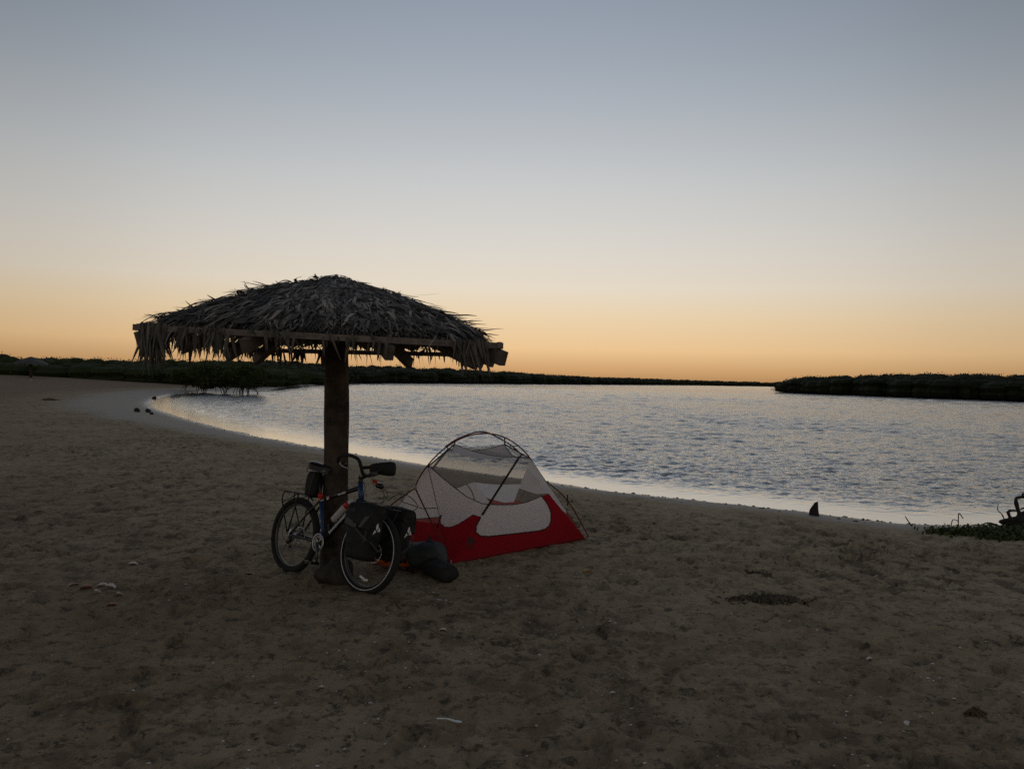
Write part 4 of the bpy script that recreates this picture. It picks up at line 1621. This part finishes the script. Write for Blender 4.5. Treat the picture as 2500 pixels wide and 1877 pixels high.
# stem and butterfly bar
STEM = Vector((.80, 0, .935))
bk(MB().tube([HT, HT + steer_axis * .065], .018, 10).tube([HT + steer_axis * .05, STEM + Vector((.015, 0, .005))], .017, 10), 'stem', M_BLACK, steer=True)
right = [STEM + Vector(p) for p in ((.02, 0, .005), (.03, -.05, .02), (.055, -.11, .075), (.07, -.165, .125), (.05, -.225, .145), (-.02, -.255, .14), (-.10, -.23, .11), (-.155, -.16, .08), (-.17, -.11, .07))]
bar = MB().tube(spline(right, 36), .0145, 10)
left = [Vector((p.x, -p.y, p.z)) for p in right]
bar.tube(spline(left, 36), .0145, 10)
handlebar = bk(bar, 'handlebar', M_FOAM, steer=True)
for s in (-1, 1):
    q = STEM + Vector((-.10, s * .20, .085))
    bk(MB().tube(spline([q, q + Vector((.05, s * .02, -.03)), q + Vector((.10, -s * .05, -.05))], 8), [.010, .008, .007, .006, .006, .005, .005, .005], 6), 'brake_lever', M_ALU, handlebar, steer=True)
    bk(MB().box(q + Vector((.01, -s * .02, -.015)), (.05, .04, .035)), 'shifter', M_BLACK, handlebar, steer=True)
bk(MB().box(STEM + Vector((.035, .065, .03)), (.055, .05, .028), Matrix.Rotation(-.3, 3, 'Y')), 'bike_computer', M_BAGGREY, handlebar, False, True)
bk(MB().box(STEM + Vector((.05, .085, -.03)), (.03, .03, .035)), 'front_reflector', M_REDP, handlebar, False, True)
bk(MB().lathe([(0, .024), (.05, .026), (.06, .020)], STEM + Vector((.04, .13, -.055)), (1, .1, -.1), 12), 'headlight', M_BLACK, handlebar, steer=True)
# cables in front of the head tube
for pts in (((.84, .12, .90), (.97, .13, .83), (.98, .08, .74), (.87, .02, .73)), ((.83, .06, .93), (.95, .10, .84), (.97, .09, .72), (.93, .06, .62)), ((.82, -.08, .94), (.90, -.07, .86), (.86, -.03, .78), (.81, -.02, .72))):
    bk(MB().tube(spline(pts, 20), .0028, 5), 'brake_cable', M_CABLE, steer=True)
bk(MB().tube(spline([(1.05, .06, .76), (1.12, .1, .83), (1.20, .15, .83), (1.27, .20, .76), (1.26, .14, .70)], 18), .0035, 5), 'bungee_cord', mat('green_cord', (.03, .05, .025), .6), steer=True)


# bags and bottle carried on the bicycle
def pannier(sgn, label):
    base = ST @ Vector((1.085, sgn * .17, .285))
    p = thing('pannier', label, 'pannier', BM @ Matrix.Translation(base) @ SR, 'front panniers')
    W_, T_, H_ = .29, .145, .375
    vs_, fs = [], []
    NZ, NR = 10, 24
    for i in range(NZ + 1):
        t = i / NZ
        kx = (.84 + .16 * min(1, t * 1.8)) * (1 if t < .93 else .96)
        ky = (.80 + .28 * math.sin(PI * min(1, t * .9 + .08)))
        for k in range(NR):
            a = 2 * PI * k / NR
            cx, sy = math.copysign(abs(math.cos(a)) ** .42, math.cos(a)), math.copysign(abs(math.sin(a)) ** .42, math.sin(a))
            vs_.append((cx * W_ / 2 * kx, sy * T_ / 2 * ky, H_ * t))
    for i in range(NZ):
        for k in range(NR):
            k2 = (k + 1) % NR
            fs.append((i * NR + k, i * NR + k2, (i + 1) * NR + k2, (i + 1) * NR + k))
    fs += [tuple(range(NR - 1, -1, -1)), tuple(NZ * NR + k for k in range(NR))]
    MB().add(vs_, fs).build('bag_body', M_BAG, p)
    # flap over the top
    fl = MB()
    pts = []
    for u in np.linspace(-.5, .5, 9):
        row = [(u * W_ * 1.03, -sgn * T_ * .5, H_ - .03), (u * W_ * 1.03, -sgn * T_ * .35, H_ + .045), (u * W_ * 1.03, 0, H_ + .075 - .05 * u * u), (u * W_ * 1.03, sgn * T_ * .42, H_ + .04), (u * W_ * 1.02, sgn * (T_ * .5 + .016), H_ - .04), (u * W_ * .98, sgn * (T_ * .5 + .022), H_ - .13)]
        pts.append(spline(row, 14))
    fl.add([q for r_ in pts for q in r_], [(i * 14 + j, i * 14 + j + 1, (i + 1) * 14 + j + 1, (i + 1) * 14 + j) for i in range(8) for j in range(13)])
    fl.add([q for q in pts[0]], [tuple(range(14))]).add([q for q in pts[-1]], [tuple(range(13, -1, -1))])
    flap = fl.build('flap', M_BAG, p)
    y = sgn * (T_ * .5 + .025)
    # grey flap corners, strap and the white three-leaf emblem
    MB().add([(-.135, y, H_ - .11), (-.03, y, H_ - .135), (-.045, y, H_ - .085), (-.12, y, H_ - .065)], [(0, 1, 2, 3)]).build('reflective_patch', M_BAGGREY, flap, False)
    MB().add([(.02, y, H_ - .125), (.06, y, H_ - .12), (.135, y, H_ - .03), (.08, y, H_ - .035)], [(0, 1, 2, 3)]).build('reflective_patch', M_BAGGREY, flap, False)
    MB().beam((-.02, y - sgn * .002, H_ - .12), (.135, y - sgn * .004, .16), .006, .026, (0, 1, 0)).build('strap', M_BAGGREY, p, False)
    MB().beam((W_ / 2 + .003, sgn * .060, .15), (W_ / 2 + .003, -sgn * .03, .085), .006, .024, (1, 0, 0)).build('strap', M_BAGGREY, p, False)
    MB().box((-.01, y + sgn * .004, H_ - .115), (.045, .012, .028)).build('buckle', M_BLACK, p, False)
    MB().tube([(.12, y, H_ - .14), (.13, y + sgn * .012, .16), (.10, y + sgn * .01, .12)], .004, 5).build('hanging_strap', M_BAGGREY, p)
    em = MB()
    xx, cy, cz = W_ / 2 * 1.0 + .004, sgn * .012, .245
    for poly in (((0, -.002), (.016, .02), (.013, .040), (0, .058), (-.013, .040), (-.016, .02)), ((.007, -.012), (.027, .026), (.041, .004), (.041, -.006)), ((-.007, -.013), (-.025, .007), (-.045, -.038))):
        em.add([(xx, cy + a * .9, cz + c_) for a, c_ in poly], [tuple(range(len(poly)))])
    em.build('emblem', M_REFL, p, False)
    tm = text_mesh('VAUDE', .032, 0)
    lt = MB().add([(-sgn * v.co.x - .09, y + sgn * .001, H_ - .005 + v.co.y) for v in tm.vertices], [tuple(q.vertices) for q in tm.polygons])
    lt.build('lettering', M_BAGGREY, flap, False)
    return p


pannier(-1, 'black pannier nearest the camera, with a white leaf emblem and grey strap')
pannier(1, 'black pannier on the tent side of the front wheel, mostly hidden behind it')
sb = thing('saddle_bag', 'tall black bag hanging under the bicycle saddle', 'saddle bag', BM @ Matrix.Translation((.15, 0, .70)))
MB().blob((0, 0, .10), (.078, .058, .115), 4, .05, 20, 14, power=.55).build('bag_body', M_BAG, sb)
MB().beam((.03, -.058, .02), (.05, -.058, .20), .004, .016, (0, 1, 0)).build('strap', M_BAGGREY, sb, False)
MB().box((-.03, -.066, .045), (.035, .006, .022)).build('reflective_patch', M_BAGGREY, sb, False)
hb = thing('handlebar_bag', 'dark grey padded roll strapped to the far side of the handlebar', 'bag', BM @ ST @ Matrix.Translation((.835, .175, .99)))
dv = Vector((.75, .60, .12)).normalized()
MB().lathe([(-.12, .012), (-.115, .030), (-.09, .042), (-.02, .054), (.05, .062), (.085, .060), (.10, .048), (.105, .02)], (0, 0, .035), dv, 18).build('padded_roll', M_FOAM, hb)
MB().tube([Vector((0, 0, .035)) + dv * -.07 + Vector((0, 0, .048)), Vector((0, 0, -.01)) + dv * -.07, (-.03, -.02, -.02)], .006, 6).build('strap', M_BLACK, hb)
dt0, dt1 = BBp, HB
ddn = (dt1 - dt0).normalized()
perp = Vector((-ddn.z, 0, ddn.x))
wb0 = BBp.lerp(HB, .40) + perp * .062 + Vector((0, -.02, 0))
wb = thing('water_bottle', 'dusty white water bottle with a red lid in the frame triangle', 'bottle', BM @ Matrix.Translation(wb0))
MB().lathe([(0, .028), (.006, .034), (.10, .034), (.112, .031), (.125, .034), (.175, .034), (.188, .028)], (0, 0, 0), ddn, 18).build('bottle_body', M_BOTTLE, wb)
MB().lathe([(.186, .031), (.222, .031), (.228, .022)], (0, 0, 0), ddn, 18).build('lid', M_REDP, wb)
MB().lathe([(.226, .016), (.25, .013), (.268, .015)], (0, 0, 0), ddn, 12).build('spout', M_REFL, wb)
bk(MB().tube([wb0 + ddn * .05 + Vector((0, -.036, 0)) - perp * .0, wb0 + ddn * .06 - perp * .05, wb0 + ddn * .05 + Vector((0, .036, 0))], .003, 5).tube([wb0 - ddn * .005 - perp * .03, wb0 + ddn * .15 - perp * .036], .003, 5), 'bottle_cage', M_BLACK)

# ------------------------------------------------------------------ things lying round the camp
M_ROCK = mat('brown_rock', (.060, .052, .042), .92, .15, noise=(9, .45), bump=(14, .03))
M_DROCK = mat('dark_rock', (.035, .032, .028), .9, .2, noise=(9, .4), bump=(12, .03))
M_SACK = mat('dark_green_sack', (.030, .038, .034), .6, .3, noise=(7, .3), bump=(9, .03))
M_ORANGE = mat('orange_bag', (.52, .10, .012), .6, .3, noise=(6, .2), bump=(10, .02))
M_SHELL = mat('pale_shell', (.62, .54, .47), .6, .35, noise=(40, .2))
M_SHELLP = mat('pink_shell', (.42, .24, .18), .6, .35, noise=(40, .25))
M_PLASTIC = mat('white_plastic', (.72, .72, .70), .4, .4)
M_DRIFT = mat('driftwood', (.040, .034, .029), .9, .1, noise=(12, .4), bump=(25, .01))
M_WEED = mat('dried_weed', (.105, .082, .054), .9, .1, noise=(12, .5))


def at_ground(x, y, sink=0.0):
    return Matrix.Translation((x, y, ground_z(x, y) - sink))


o = MB().blob((0, 0, .07), (.165, .12, .125), 5, .16, 26, 18, flat=-.09).build('rock', M_ROCK)
o.matrix_world = at_ground(-1.45, 6.86, .01)
tag(o, 'brown boulder wedged at the foot of the shelter post, between the bicycle wheels', 'rock')
# stuffed dark sack slumped over a chopped log end in front of the tent
sack = thing('stuff_sack', 'dark green stuffed sack slumped in front of the tent corner', 'sack', at_ground(-.74, 7.36))
MB().blob((0, 0, .135), (.185, .135, .125), 15, .10, 30, 20, flat=-.10, power=.8).build('sack_body', M_SACK)
bpy.data.objects['sack_body'].parent = sack
MB().tube(spline([(.10, -.11, .16), (.15, -.15, .13), (.22, -.19, .08), (.29, -.24, .02)], 12), .005, 6).build('drawcord', M_BAGGREY, sack)
log = thing('log', 'short charred log end lying in front of the dark green sack', 'log', at_ground(-.60, 7.11, .015))
rot = Matrix.Rotation(.55, 3, 'Z')
lp = MB()
NS, NR = 10, 18
vs_, fs = [], []
lr = random.Random(4)
for i in range(NS + 1):
    t = i / NS
    for k in range(NR):
        a = 2 * PI * k / NR
        r = .088 * (1 + .10 * math.sin(2 * a + 1) + .06 * math.sin(5 * a + t * 3)) * (1 if 0 < i < NS else .90)
        vs_.append(Vector((-.20 + .42 * t, 0, .08)) + Vector((0, r * math.cos(a), r * math.sin(a) * .9)) + Vector((lr.uniform(-.004, .004), 0, 0)))
for i in range(NS):
    for k in range(NR):
        k2 = (k + 1) % NR
        fs.append((i * NR + k, i * NR + k2, (i + 1) * NR + k2, (i + 1) * NR + k))
fs += [tuple(range(NR - 1, -1, -1)), tuple(NS * NR + k for k in range(NR))]
lp.add(vs_, fs)
lp.xf(Matrix.Rotation(-1.05, 4, 'Z'))
lp.build('trunk', M_DROCK, log)
MB().box((.07, -.13, .085), (.05, .045, .05), Matrix.Rotation(.3, 3, 'X')).xf(Matrix.Identity(4)).build('split_face', M_ROCK, log)
# orange dry bag behind the front wheel
ob_ = thing('dry_bag', 'orange dry bag with black straps lying behind the front wheel', 'bag', at_ground(-1.02, 7.42))
MB().blob((0, 0, .10), (.23, .115, .105), 12, .06, 28, 18, flat=-.09, power=.75).build('bag_body', M_ORANGE, ob_)
for x in (-.07, .10):
    MB().tube([(x, .117 * math.cos(a), .10 + .108 * math.sin(a)) for a in np.linspace(-.4, PI + .4, 18)], .013, 6).build('strap', M_BLACK, ob_)
MB().tube(spline([(.06, -.11, .12), (.03, -.15, .06), (.09, -.17, .02), (.13, -.15, .01)], 12), .011, 6).build('carry_loop', M_BLACK, ob_)

# rock standing at the waterline and the dead mangrove stump on the right
o = MB()
o.add([Vector(v) for v in ((-.085, -.06, -.05), (.075, -.07, -.05), (.09, .06, -.05), (-.08, .07, -.05), (-.115, -.03, .045), (.055, -.055, .06), (.07, .045, .07), (-.06, .05, .065), (.02, -.03, .165), (.058, -.02, .175), (.055, .025, .16), (.005, .02, .15))],
      [(3, 2, 1, 0), (0, 1, 5, 4), (1, 2, 6, 5), (2, 3, 7, 6), (3, 0, 4, 7), (4, 5, 9, 8), (5, 6, 10, 9), (6, 7, 11, 10), (7, 4, 8, 11), (8, 9, 10, 11)])
o = o.build('rock', M_DROCK, smooth=False)
o.matrix_world = Matrix.Translation((4.37, 11.72, ground_z(4.37, 11.72) + .035)) @ Matrix.Diagonal((.72, .8, 1, 1))
tag(o, 'dark pointed stone standing alone at the water edge right of the tent', 'rock')

stump = thing('driftwood', 'dead black mangrove stump with bare crooked branches at the right edge', 'driftwood', at_ground(7.12, 11.30) @ Matrix.Diagonal((.85, .85, .72, 1)))
b = MB()
b.blob((.12, 0, .10), (.42, .22, .16), 6, .28, 26, 14)
b.build('stump_base', M_DRIFT, stump)
for pts, r0 in ((((-.22, 0, .12), (-.26, .02, .27), (-.20, 0, .30), (-.10, .02, .29)), .03), (((-.05, 0, .15), (-.12, 0, .34), (-.14, .02, .52), (-.05, .03, .56), (.10, .02, .60), (.2, 0, .68)), .036),
                (((.02, 0, .2), (.06, .02, .38), (.02, .0, .54)), .03), (((.06, .0, .40), (.18, .02, .44), (.34, 0, .42)), .026), (((.05, .02, .36), (.0, .03, .35), (-.06, .02, .33)), .022), (((-.02, .02, .54), (-.03, .02, .62), (-.015, .02, .64)), .024),
                (((.10, .05, .1), (.3, .08, .28), (.5, .1, .50)), .03), (((-.30, .02, .06), (-.36, .02, .22), (-.44, 0, .30), (-.44, 0, .42)), .012), (((-.45, 0, .02), (-.58, .02, .05), (-.70, 0, .02)), .02),
                (((.2, -.05, .15), (.26, -.06, .35), (.2, -.05, .5)), .02), (((-.18, -.1, .08), (-.34, -.12, .08), (-.52, -.14, .0)), .022)):
    sp = spline(pts, 14)
    MB().tube(sp, [r0 * (1 - .55 * i / 13) * (1 + .18 * math.sin(i * 2.1)) for i in range(14)], 7).build('branch', M_DRIFT, stump)
st = thing('stick', 'thin dead stick poking out of the sand left of the green plants', 'stick', at_ground(5.40, 11.10))
MB().tube(spline([(.07, 0, -.02), (.01, 0, .06), (-.03, 0, .12)], 8), [.011, .01, .009, .008, .007, .007, .006, .005], 6).build('stem', M_DRIFT, st)
st = thing('stick', 'bent dead twig arching out of the sand beside the black stump', 'stick', at_ground(6.03, 11.05))
MB().tube(spline([(.04, 0, -.02), (.035, 0, .14), (.045, 0, .19), (.10, 0, .12)], 12), .007, 6).tube(spline([(-.06, 0, .02), (-.04, 0, .10), (.02, 0, .09), (.04, 0, .06)], 10), .006, 6).build('stem', M_DRIFT, st)

# low green beach plants (nobody could count them)
M_GRASS = mat('beach_plant', (.055, .070, .018), .7, .2, attr='tone')
gr = np.random.default_rng(17)
vv, ff, tt = [], [], []
cent = [(6.0, 10.25, .45), (6.6, 10.45, .6), (7.2, 10.5, .7), (7.8, 10.4, .7), (7.0, 10.1, .5), (8.5, 10.3, .8), (5.5, 10.15, .22), (6.0, 9.85, .22), (6.5, 9.8, .25), (7.0, 9.7, .3)]
gpos = []
for cx, cy, w in cent:
    for _ in range(int(1700 * w)):
        gpos.append((cx + gr.normal() * w * .65, cy + .05 + gr.normal() * w * .42))
G_ = np.array(gpos)
gd = shore_dist(G_[:, 0], G_[:, 1])
gz = base_height(G_[:, 0], G_[:, 1], gd) + sand_detail(G_[:, 0], G_[:, 1], gd)
for (x, y), z in zip(gpos, gz):
    h = .018 + .055 * gr.random() ** 2
    a, ln = gr.random() * 6.28, .6 * gr.random() + .25
    dx, dy = math.cos(a), math.sin(a)
    w = .007 + .010 * gr.random()
    o_ = len(vv)
    vv += [(x - dy * w, y + dx * w, z - .01), (x + dy * w, y - dx * w, z - .01), (x + dx * h * ln * .5 + dy * w, y + dy * h * ln * .5 - dx * w, z + h * .75), (x + dx * h * ln * .5 - dy * w, y + dy * h * ln * .5 + dx * w, z + h * .75), (x + dx * h * ln * 1.3, y + dy * h * ln * 1.3, z + h)]
    ff += [(o_, o_ + 1, o_ + 2, o_ + 3), (o_ + 3, o_ + 2, o_ + 4)]
    t_ = .5 + 1.0 * gr.random()
    tt += [t_] * 5
me = bpy.data.meshes.new('beach_plants')
me.from_pydata(vv, [], ff)
at = me.attributes.new('tone', 'FLOAT', 'POINT')
at.data.foreach_set('value', np.array(tt, np.float32))
me.materials.append(M_GRASS)
tag(link('beach_plants', me), 'patch of low green beach plants at the right edge in front of the black stump', 'plants', kind='stuff')


# heaps of dried seaweed
def weed(x, y, w, d, n, label, seed, h=.05):
    r = random.Random(seed)
    t = thing('seaweed', label, 'seaweed', at_ground(x, y))
    b = MB()
    for i in range(n):
        px, py = r.gauss(0, w * .32), r.gauss(0, d * .32)
        hh_ = h * math.exp(-(px / w) ** 2 * 3 - (py / d) ** 2 * 3)
        a = r.gauss(0, .8)
        L = r.uniform(.03, .09)
        dx, dy = math.cos(a) * L / 2, math.sin(a) * L / 2
        z = r.uniform(-.005, hh_)
        b.tube([(px - dx, py - dy, z - .01), (px, py, z + r.uniform(.005, .02)), (px + dx, py + dy, z - .01)], r.uniform(.003, .007), 4)
    tag(b.build('strands', M_WEED, t), None, kind='stuff')
    MB().blob((0, 0, -.012), (w * .36, d * .34, h * .8), seed, .35, 24, 10).build('mat', M_WEED, t)
    return t


weed(2.13, 6.66, .40, .17, 420, 'largest dark heap of dried seaweed, right of the tent on open sand', 3, .02)
weed(2.32, 7.62, .26, .14, 130, 'thin mat of dark weed behind the largest seaweed heap', 4, .015)
weed(2.50, 4.34, .05, .04, 50, 'tiny round tuft of dark weed near the bottom right corner', 7, .025)
weed(-25.4, 45.0, .9, .4, 120, 'dark weed clump on the brown sand at the far left', 8, .16)


# shells, one object each
def shell(x, y, w, ang, tilt, label, pink=False, group=None, sunk=.3):
    w = w * .68
    b = MB()
    vs_, fs = [], []
    NA, NRr = 12, 5
    for j in range(NRr + 1):
        q = j / NRr
        for i in range(NA + 1):
            a = PI * i / NA
            rad = w * .55 * q * (1 + .03 * (i % 2))
            vs_.append((rad * math.cos(a) * 1.0, rad * math.sin(a) * 1.15 - w * .3, w * .30 * math.sqrt(max(0, 1 - q * q * .98)) * (.5 + .5 * math.sin(a) + .3)))
    for j in range(NRr):
        for i in range(NA):
            p = j * (NA + 1) + i
            fs.append((p, p + 1, p + NA + 2, p + NA + 1))
    b.add(vs_, fs)
    b.add([(x_, y_, z_ - .004) for x_, y_, z_ in vs_], [tuple(reversed(f)) for f in fs])
    o = b.build('shell', M_SHELLP if pink else M_SHELL)
    o.matrix_world = Matrix.Translation((x, y, ground_z(x, y) + w * .04)) @ Matrix.Rotation(ang, 4, 'Z') @ Matrix.Rotation(tilt, 4, 'X')
    return tag(o, label, 'shell', group or 'shells on the sand')


shell(-3.27, 6.61, .11, .3, .1, 'white shell at the back of the shell cluster, left foreground')
shell(-3.17, 6.54, .13, -.2, .05, 'widest pale shell in the middle of the left shell cluster')
shell(-3.36, 6.52, .13, .5, -.2, 'reddish shell at the left of the shell cluster', True)
shell(-3.20, 6.37, .11, .0, -.35, 'arched shell with a white rim in the left shell cluster')
shell(-3.00, 6.31, .10, .1, -.4, 'hollow pale shell at the right of the left shell cluster')
shell(-2.93, 6.06, .10, .4, -.2, 'pinkish white shell nearest the camera in the left cluster', True)
shell(-3.52, 6.62, .12, .9, -.1, 'brown shell half buried, outermost left of the shell cluster', True)
shell(-3.40, 7.42, .12, .2, .1, 'lone white shell behind the left shell cluster')
shell(-2.24, 7.09, .12, -.1, -.1, 'rounded pink shell on the sand left of the rear bicycle wheel', True)
shell(-2.64, 6.72, .06, .6, 0, 'small white shell between the left shell cluster and the bicycle')
shell(-2.50, 6.70, .07, .2, 0, 'small tan shell right of the tiny white one, left of the bicycle', True)
shell(-.44, 5.66, .075, .2, 0, 'flat oval white shell on the sand below the log')
shell(-1.03, 4.58, .055, .2, -.2, 'white shell on the sand straight below the bicycle')
shell(-.60, 4.90, .035, .9, 0, 'tiny round white shell in the foreground centre')
shell(-.73, 4.42, .05, .4, 0, 'pale square-looking shell in the foreground just left of centre')
shell(.60, 4.58, .05, .1, 0, 'thin white shell chip in the foreground right of centre')
shell(2.32, 5.22, .06, .3, 0, 'cream shell on the open sand in the right foreground')
shell(2.08, 4.23, .06, 1.0, .3, 'jagged white shell near the lower right corner')
shell(3.05, 4.72, .05, .2, .2, 'pointed white shell above the tuft of weed, lower right')


# plastic spoons
def spoon(x, y, ang, L, label):
    t = thing('plastic_spoon', label, 'spoon', Matrix.Translation((x, y, ground_z(x, y) + .006)) @ Matrix.Rotation(ang, 4, 'Z'), 'plastic spoons on the sand')
    MB().tube(spline([(-L / 2, 0, .004), (-L * .1, 0, .012), (L * .22, 0, .006)], 8), [.005, .0045, .004, .004, .004, .0045, .005, .006], 6).build('handle', M_PLASTIC, t)
    b = MB()
    vs_ = [(L * .36, 0, -.004)]
    for k in range(14):
        a = 2 * PI * k / 14
        vs_.append((L * .36 + L * .15 * math.cos(a), L * .10 * math.sin(a), .008))
    b.add(vs_, [(0, 1 + k, 1 + (k + 1) % 14) for k in range(14)])
    b.build('bowl', M_PLASTIC, t)
    return t


spoon(-.55, 6.47, .05, .155, 'white plastic spoon lying on the sand in front of the log')
spoon(-.28, 4.12, -.32, .135, 'white plastic spoon in the foreground near the bottom centre')
# curled dry leaf
b = MB()
vs_, fs = [], []
for i in range(8):
    t = i / 7
    w = .035 * math.sin(PI * (.08 + .88 * t))
    for k in range(5):
        q = (k - 2) / 2
        vs_.append((-.05 + .10 * t, q * w, .008 + .022 * q * q + .016 * math.sin(PI * t)))
for i in range(7):
    for k in range(4):
        p = i * 5 + k
        fs.append((p, p + 1, p + 6, p + 5))
o = b.add(vs_, fs).build('leaf', mat('yellow_leaf', (.42, .29, .11), .7, noise=(30, .4)))
o.matrix_world = at_ground(.72, 7.46) @ Matrix.Rotation(.4, 4, 'Z')
tag(o, 'curled yellow dry leaf on the sand right of the tent', 'leaf')

# stones near the head of the cove
for i, (x, y, w, lb_) in enumerate(((-16.5, 36.1, .26, 'left dark stone of the row of three at the head of the cove'), (-16.05, 36.2, .24, 'middle dark stone of the row of three at the head of the cove'),
                                    (-15.2, 34.6, .17, 'smallest stone at the right end of the row of three, near the water'), (-24.6, 56.4, .30, 'dark stone alone on pale sand beside the tip of the cove'))):
    o = MB().blob((0, 0, w * .3), (w * .5, w * .45, w * .42), 30 + i, .2, 16, 10).build('stone', M_DROCK)
    o.matrix_world = at_ground(x, y, .02)
    tag(o, lb_, 'stone', 'stones by the cove')
o = MB().lathe([(0, .18), (.05, .17), (.25, .09), (.42, .03)], (0, 0, 0), (0, 0, 1), 10).build('sand_cone', mat('pale_cone', (.30, .27, .23)))
hx, hy = -46.9, 79.9
o.matrix_world = at_ground(hx, hy, .02) @ Matrix.Diagonal((1.1, 1.1, 1.0, 1))
tag(o, 'small pale cone on the brown sand in front of the distant shelter', 'cone')

# a second shelter far down the beach
hx, hy = -54.05, 92.0
hut = thing('palapa', 'distant thatched shelter on a single post at the far left, before the mangroves', 'beach shelter', Matrix.Translation((hx, hy, ground_z(hx, hy))))
MB().tube([(0, 0, -.2), (0, 0, 1.0), (0, 0, 2.1)], [.16, .13, .12], 10).build('post', M_POST, hut)
rh = random.Random(9)
vs_, fs = [], []
NS, NQ = 40, 7
for j in range(NQ + 1):
    q = j / NQ
    for k in range(NS):
        a = 2 * PI * k / NS
        sqr = 1 / max(abs(math.cos(a)), abs(math.sin(a))) ** .6
        rad = 1.75 * q * sqr * .9
        vs_.append((rad * math.cos(a), rad * math.sin(a), 2.35 - .80 * q ** 1.25 + rh.uniform(-.02, .02) - (rh.uniform(0, .28) if j == NQ else 0)))
for j in range(NQ):
    for k in range(NS):
        k2 = (k + 1) % NS
        fs.append((j * NS + k, j * NS + k2, (j + 1) * NS + k2, (j + 1) * NS + k))
me = MB().add(vs_, fs).mesh('thatch', M_THATCH)
at = me.attributes.new('tone', 'FLOAT', 'POINT')
at.data.foreach_set('value', (np.array([rh.uniform(.35, .6) for _ in vs_])).astype(np.float32))
link('thatch', me, hut)
for k in range(8):
    a = 2 * PI * k / 8
    MB().beam((0, 0, 2.15), (1.5 * math.cos(a), 1.5 * math.sin(a), 1.55), .06, .08).build('rafter', M_BEAM, hut, False)

# ------------------------------------------------------------------ beach litter no one could count: shell grit, wrack bits along the water
def scatter(name, label, cat, n, sampler, smin, smax, m, seed, flat=.35):
    r = np.random.default_rng(seed)
    P_ = sampler(r, n)
    d = shore_dist(P_[:, 0], P_[:, 1])
    P_, d = P_[d > .05], d[d > .05]
    z = base_height(P_[:, 0], P_[:, 1], d) + sand_detail(P_[:, 0], P_[:, 1], d) * sstep(60, 25, P_[:, 1])
    n = len(P_)
    s = (smin + (smax - smin) * r.random(n) ** 3)
    a = r.random(n) * 6.28
    el = .45 + .5 * r.random(n)
    oct_ = np.array([(1, 0, 0), (0, 1, 0), (-1, 0, 0), (0, -1, 0), (.1, .1, 1), (0, 0, -1)], float)
    fc = np.array([(0, 1, 4), (1, 2, 4), (2, 3, 4), (3, 0, 4), (1, 0, 5), (2, 1, 5), (3, 2, 5), (0, 3, 5)])
    loc = oct_[None] * s[:, None, None] * np.stack([np.ones(n), el, np.full(n, flat) * (.5 + r.random(n))], 1)[:, None, :]
    c, s_ = np.cos(a)[:, None], np.sin(a)[:, None]
    X_ = loc[:, :, 0] * c - loc[:, :, 1] * s_ + P_[:, 0:1]
    Y_ = loc[:, :, 0] * s_ + loc[:, :, 1] * c + P_[:, 1:2]
    Z_ = loc[:, :, 2] + (z + s * .12)[:, None]
    V_ = np.stack([X_, Y_, Z_], -1).reshape(-1, 3)
    F_ = (fc[None] + (np.arange(n) * 6)[:, None, None]).reshape(-1, 3)
    me = bpy.data.meshes.new(name)
    me.from_pydata(V_.tolist(), [], F_.tolist())
    me.materials.append(m)
    return tag(link(name, me), label, cat, kind='stuff')


def fan(r, n):
    y = 3.0 * np.exp(r.random(n) * math.log(15 / 3.0))
    return np.stack([(r.random(n) * 2 - 1) * .78 * y, y], 1)


def clustered(r, n):
    k = 26
    cy = 3.2 * np.exp(r.random(k) * math.log(11 / 3.2))
    cx = (r.random(k) * 1.3 - .45) * .75 * cy
    i = r.integers(0, k, n)
    return np.stack([cx[i] + r.normal(size=n) * .35, cy[i] + r.normal(size=n) * .25], 1)


def wrack(r, n):
    seg = r.choice(np.arange(2, 24), n, p=None)
    t = r.random(n)
    p = SH[seg] * (1 - t)[:, None] + SH[seg + 1] * t[:, None]
    d = SH[seg + 1] - SH[seg]
    d /= np.hypot(d[:, 0], d[:, 1])[:, None]
    nn = np.stack([d[:, 1], -d[:, 0]], 1)
    off = np.abs(r.normal(size=n)) * .10 + .05 + (r.random(n) < .3) * r.random(n) * 1.0
    return p - nn * off[:, None] * np.where(True, 1, 1)


scatter('shell_grit', 'pale shell chips scattered over the sand', 'shell chips', 900, fan, .003, .013, M_SHELL, 5)
scatter('shell_fragments', 'clusters of broken white shell on the sand', 'shell fragments', 700, clustered, .003, .015, M_SHELL, 6)
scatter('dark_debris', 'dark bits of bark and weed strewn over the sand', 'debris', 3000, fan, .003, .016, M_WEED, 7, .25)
scatter('wrack_line', 'dark weed crumbs left along the water edge', 'weed crumbs', 900, wrack, .008, .045, M_WEED, 9, .35)
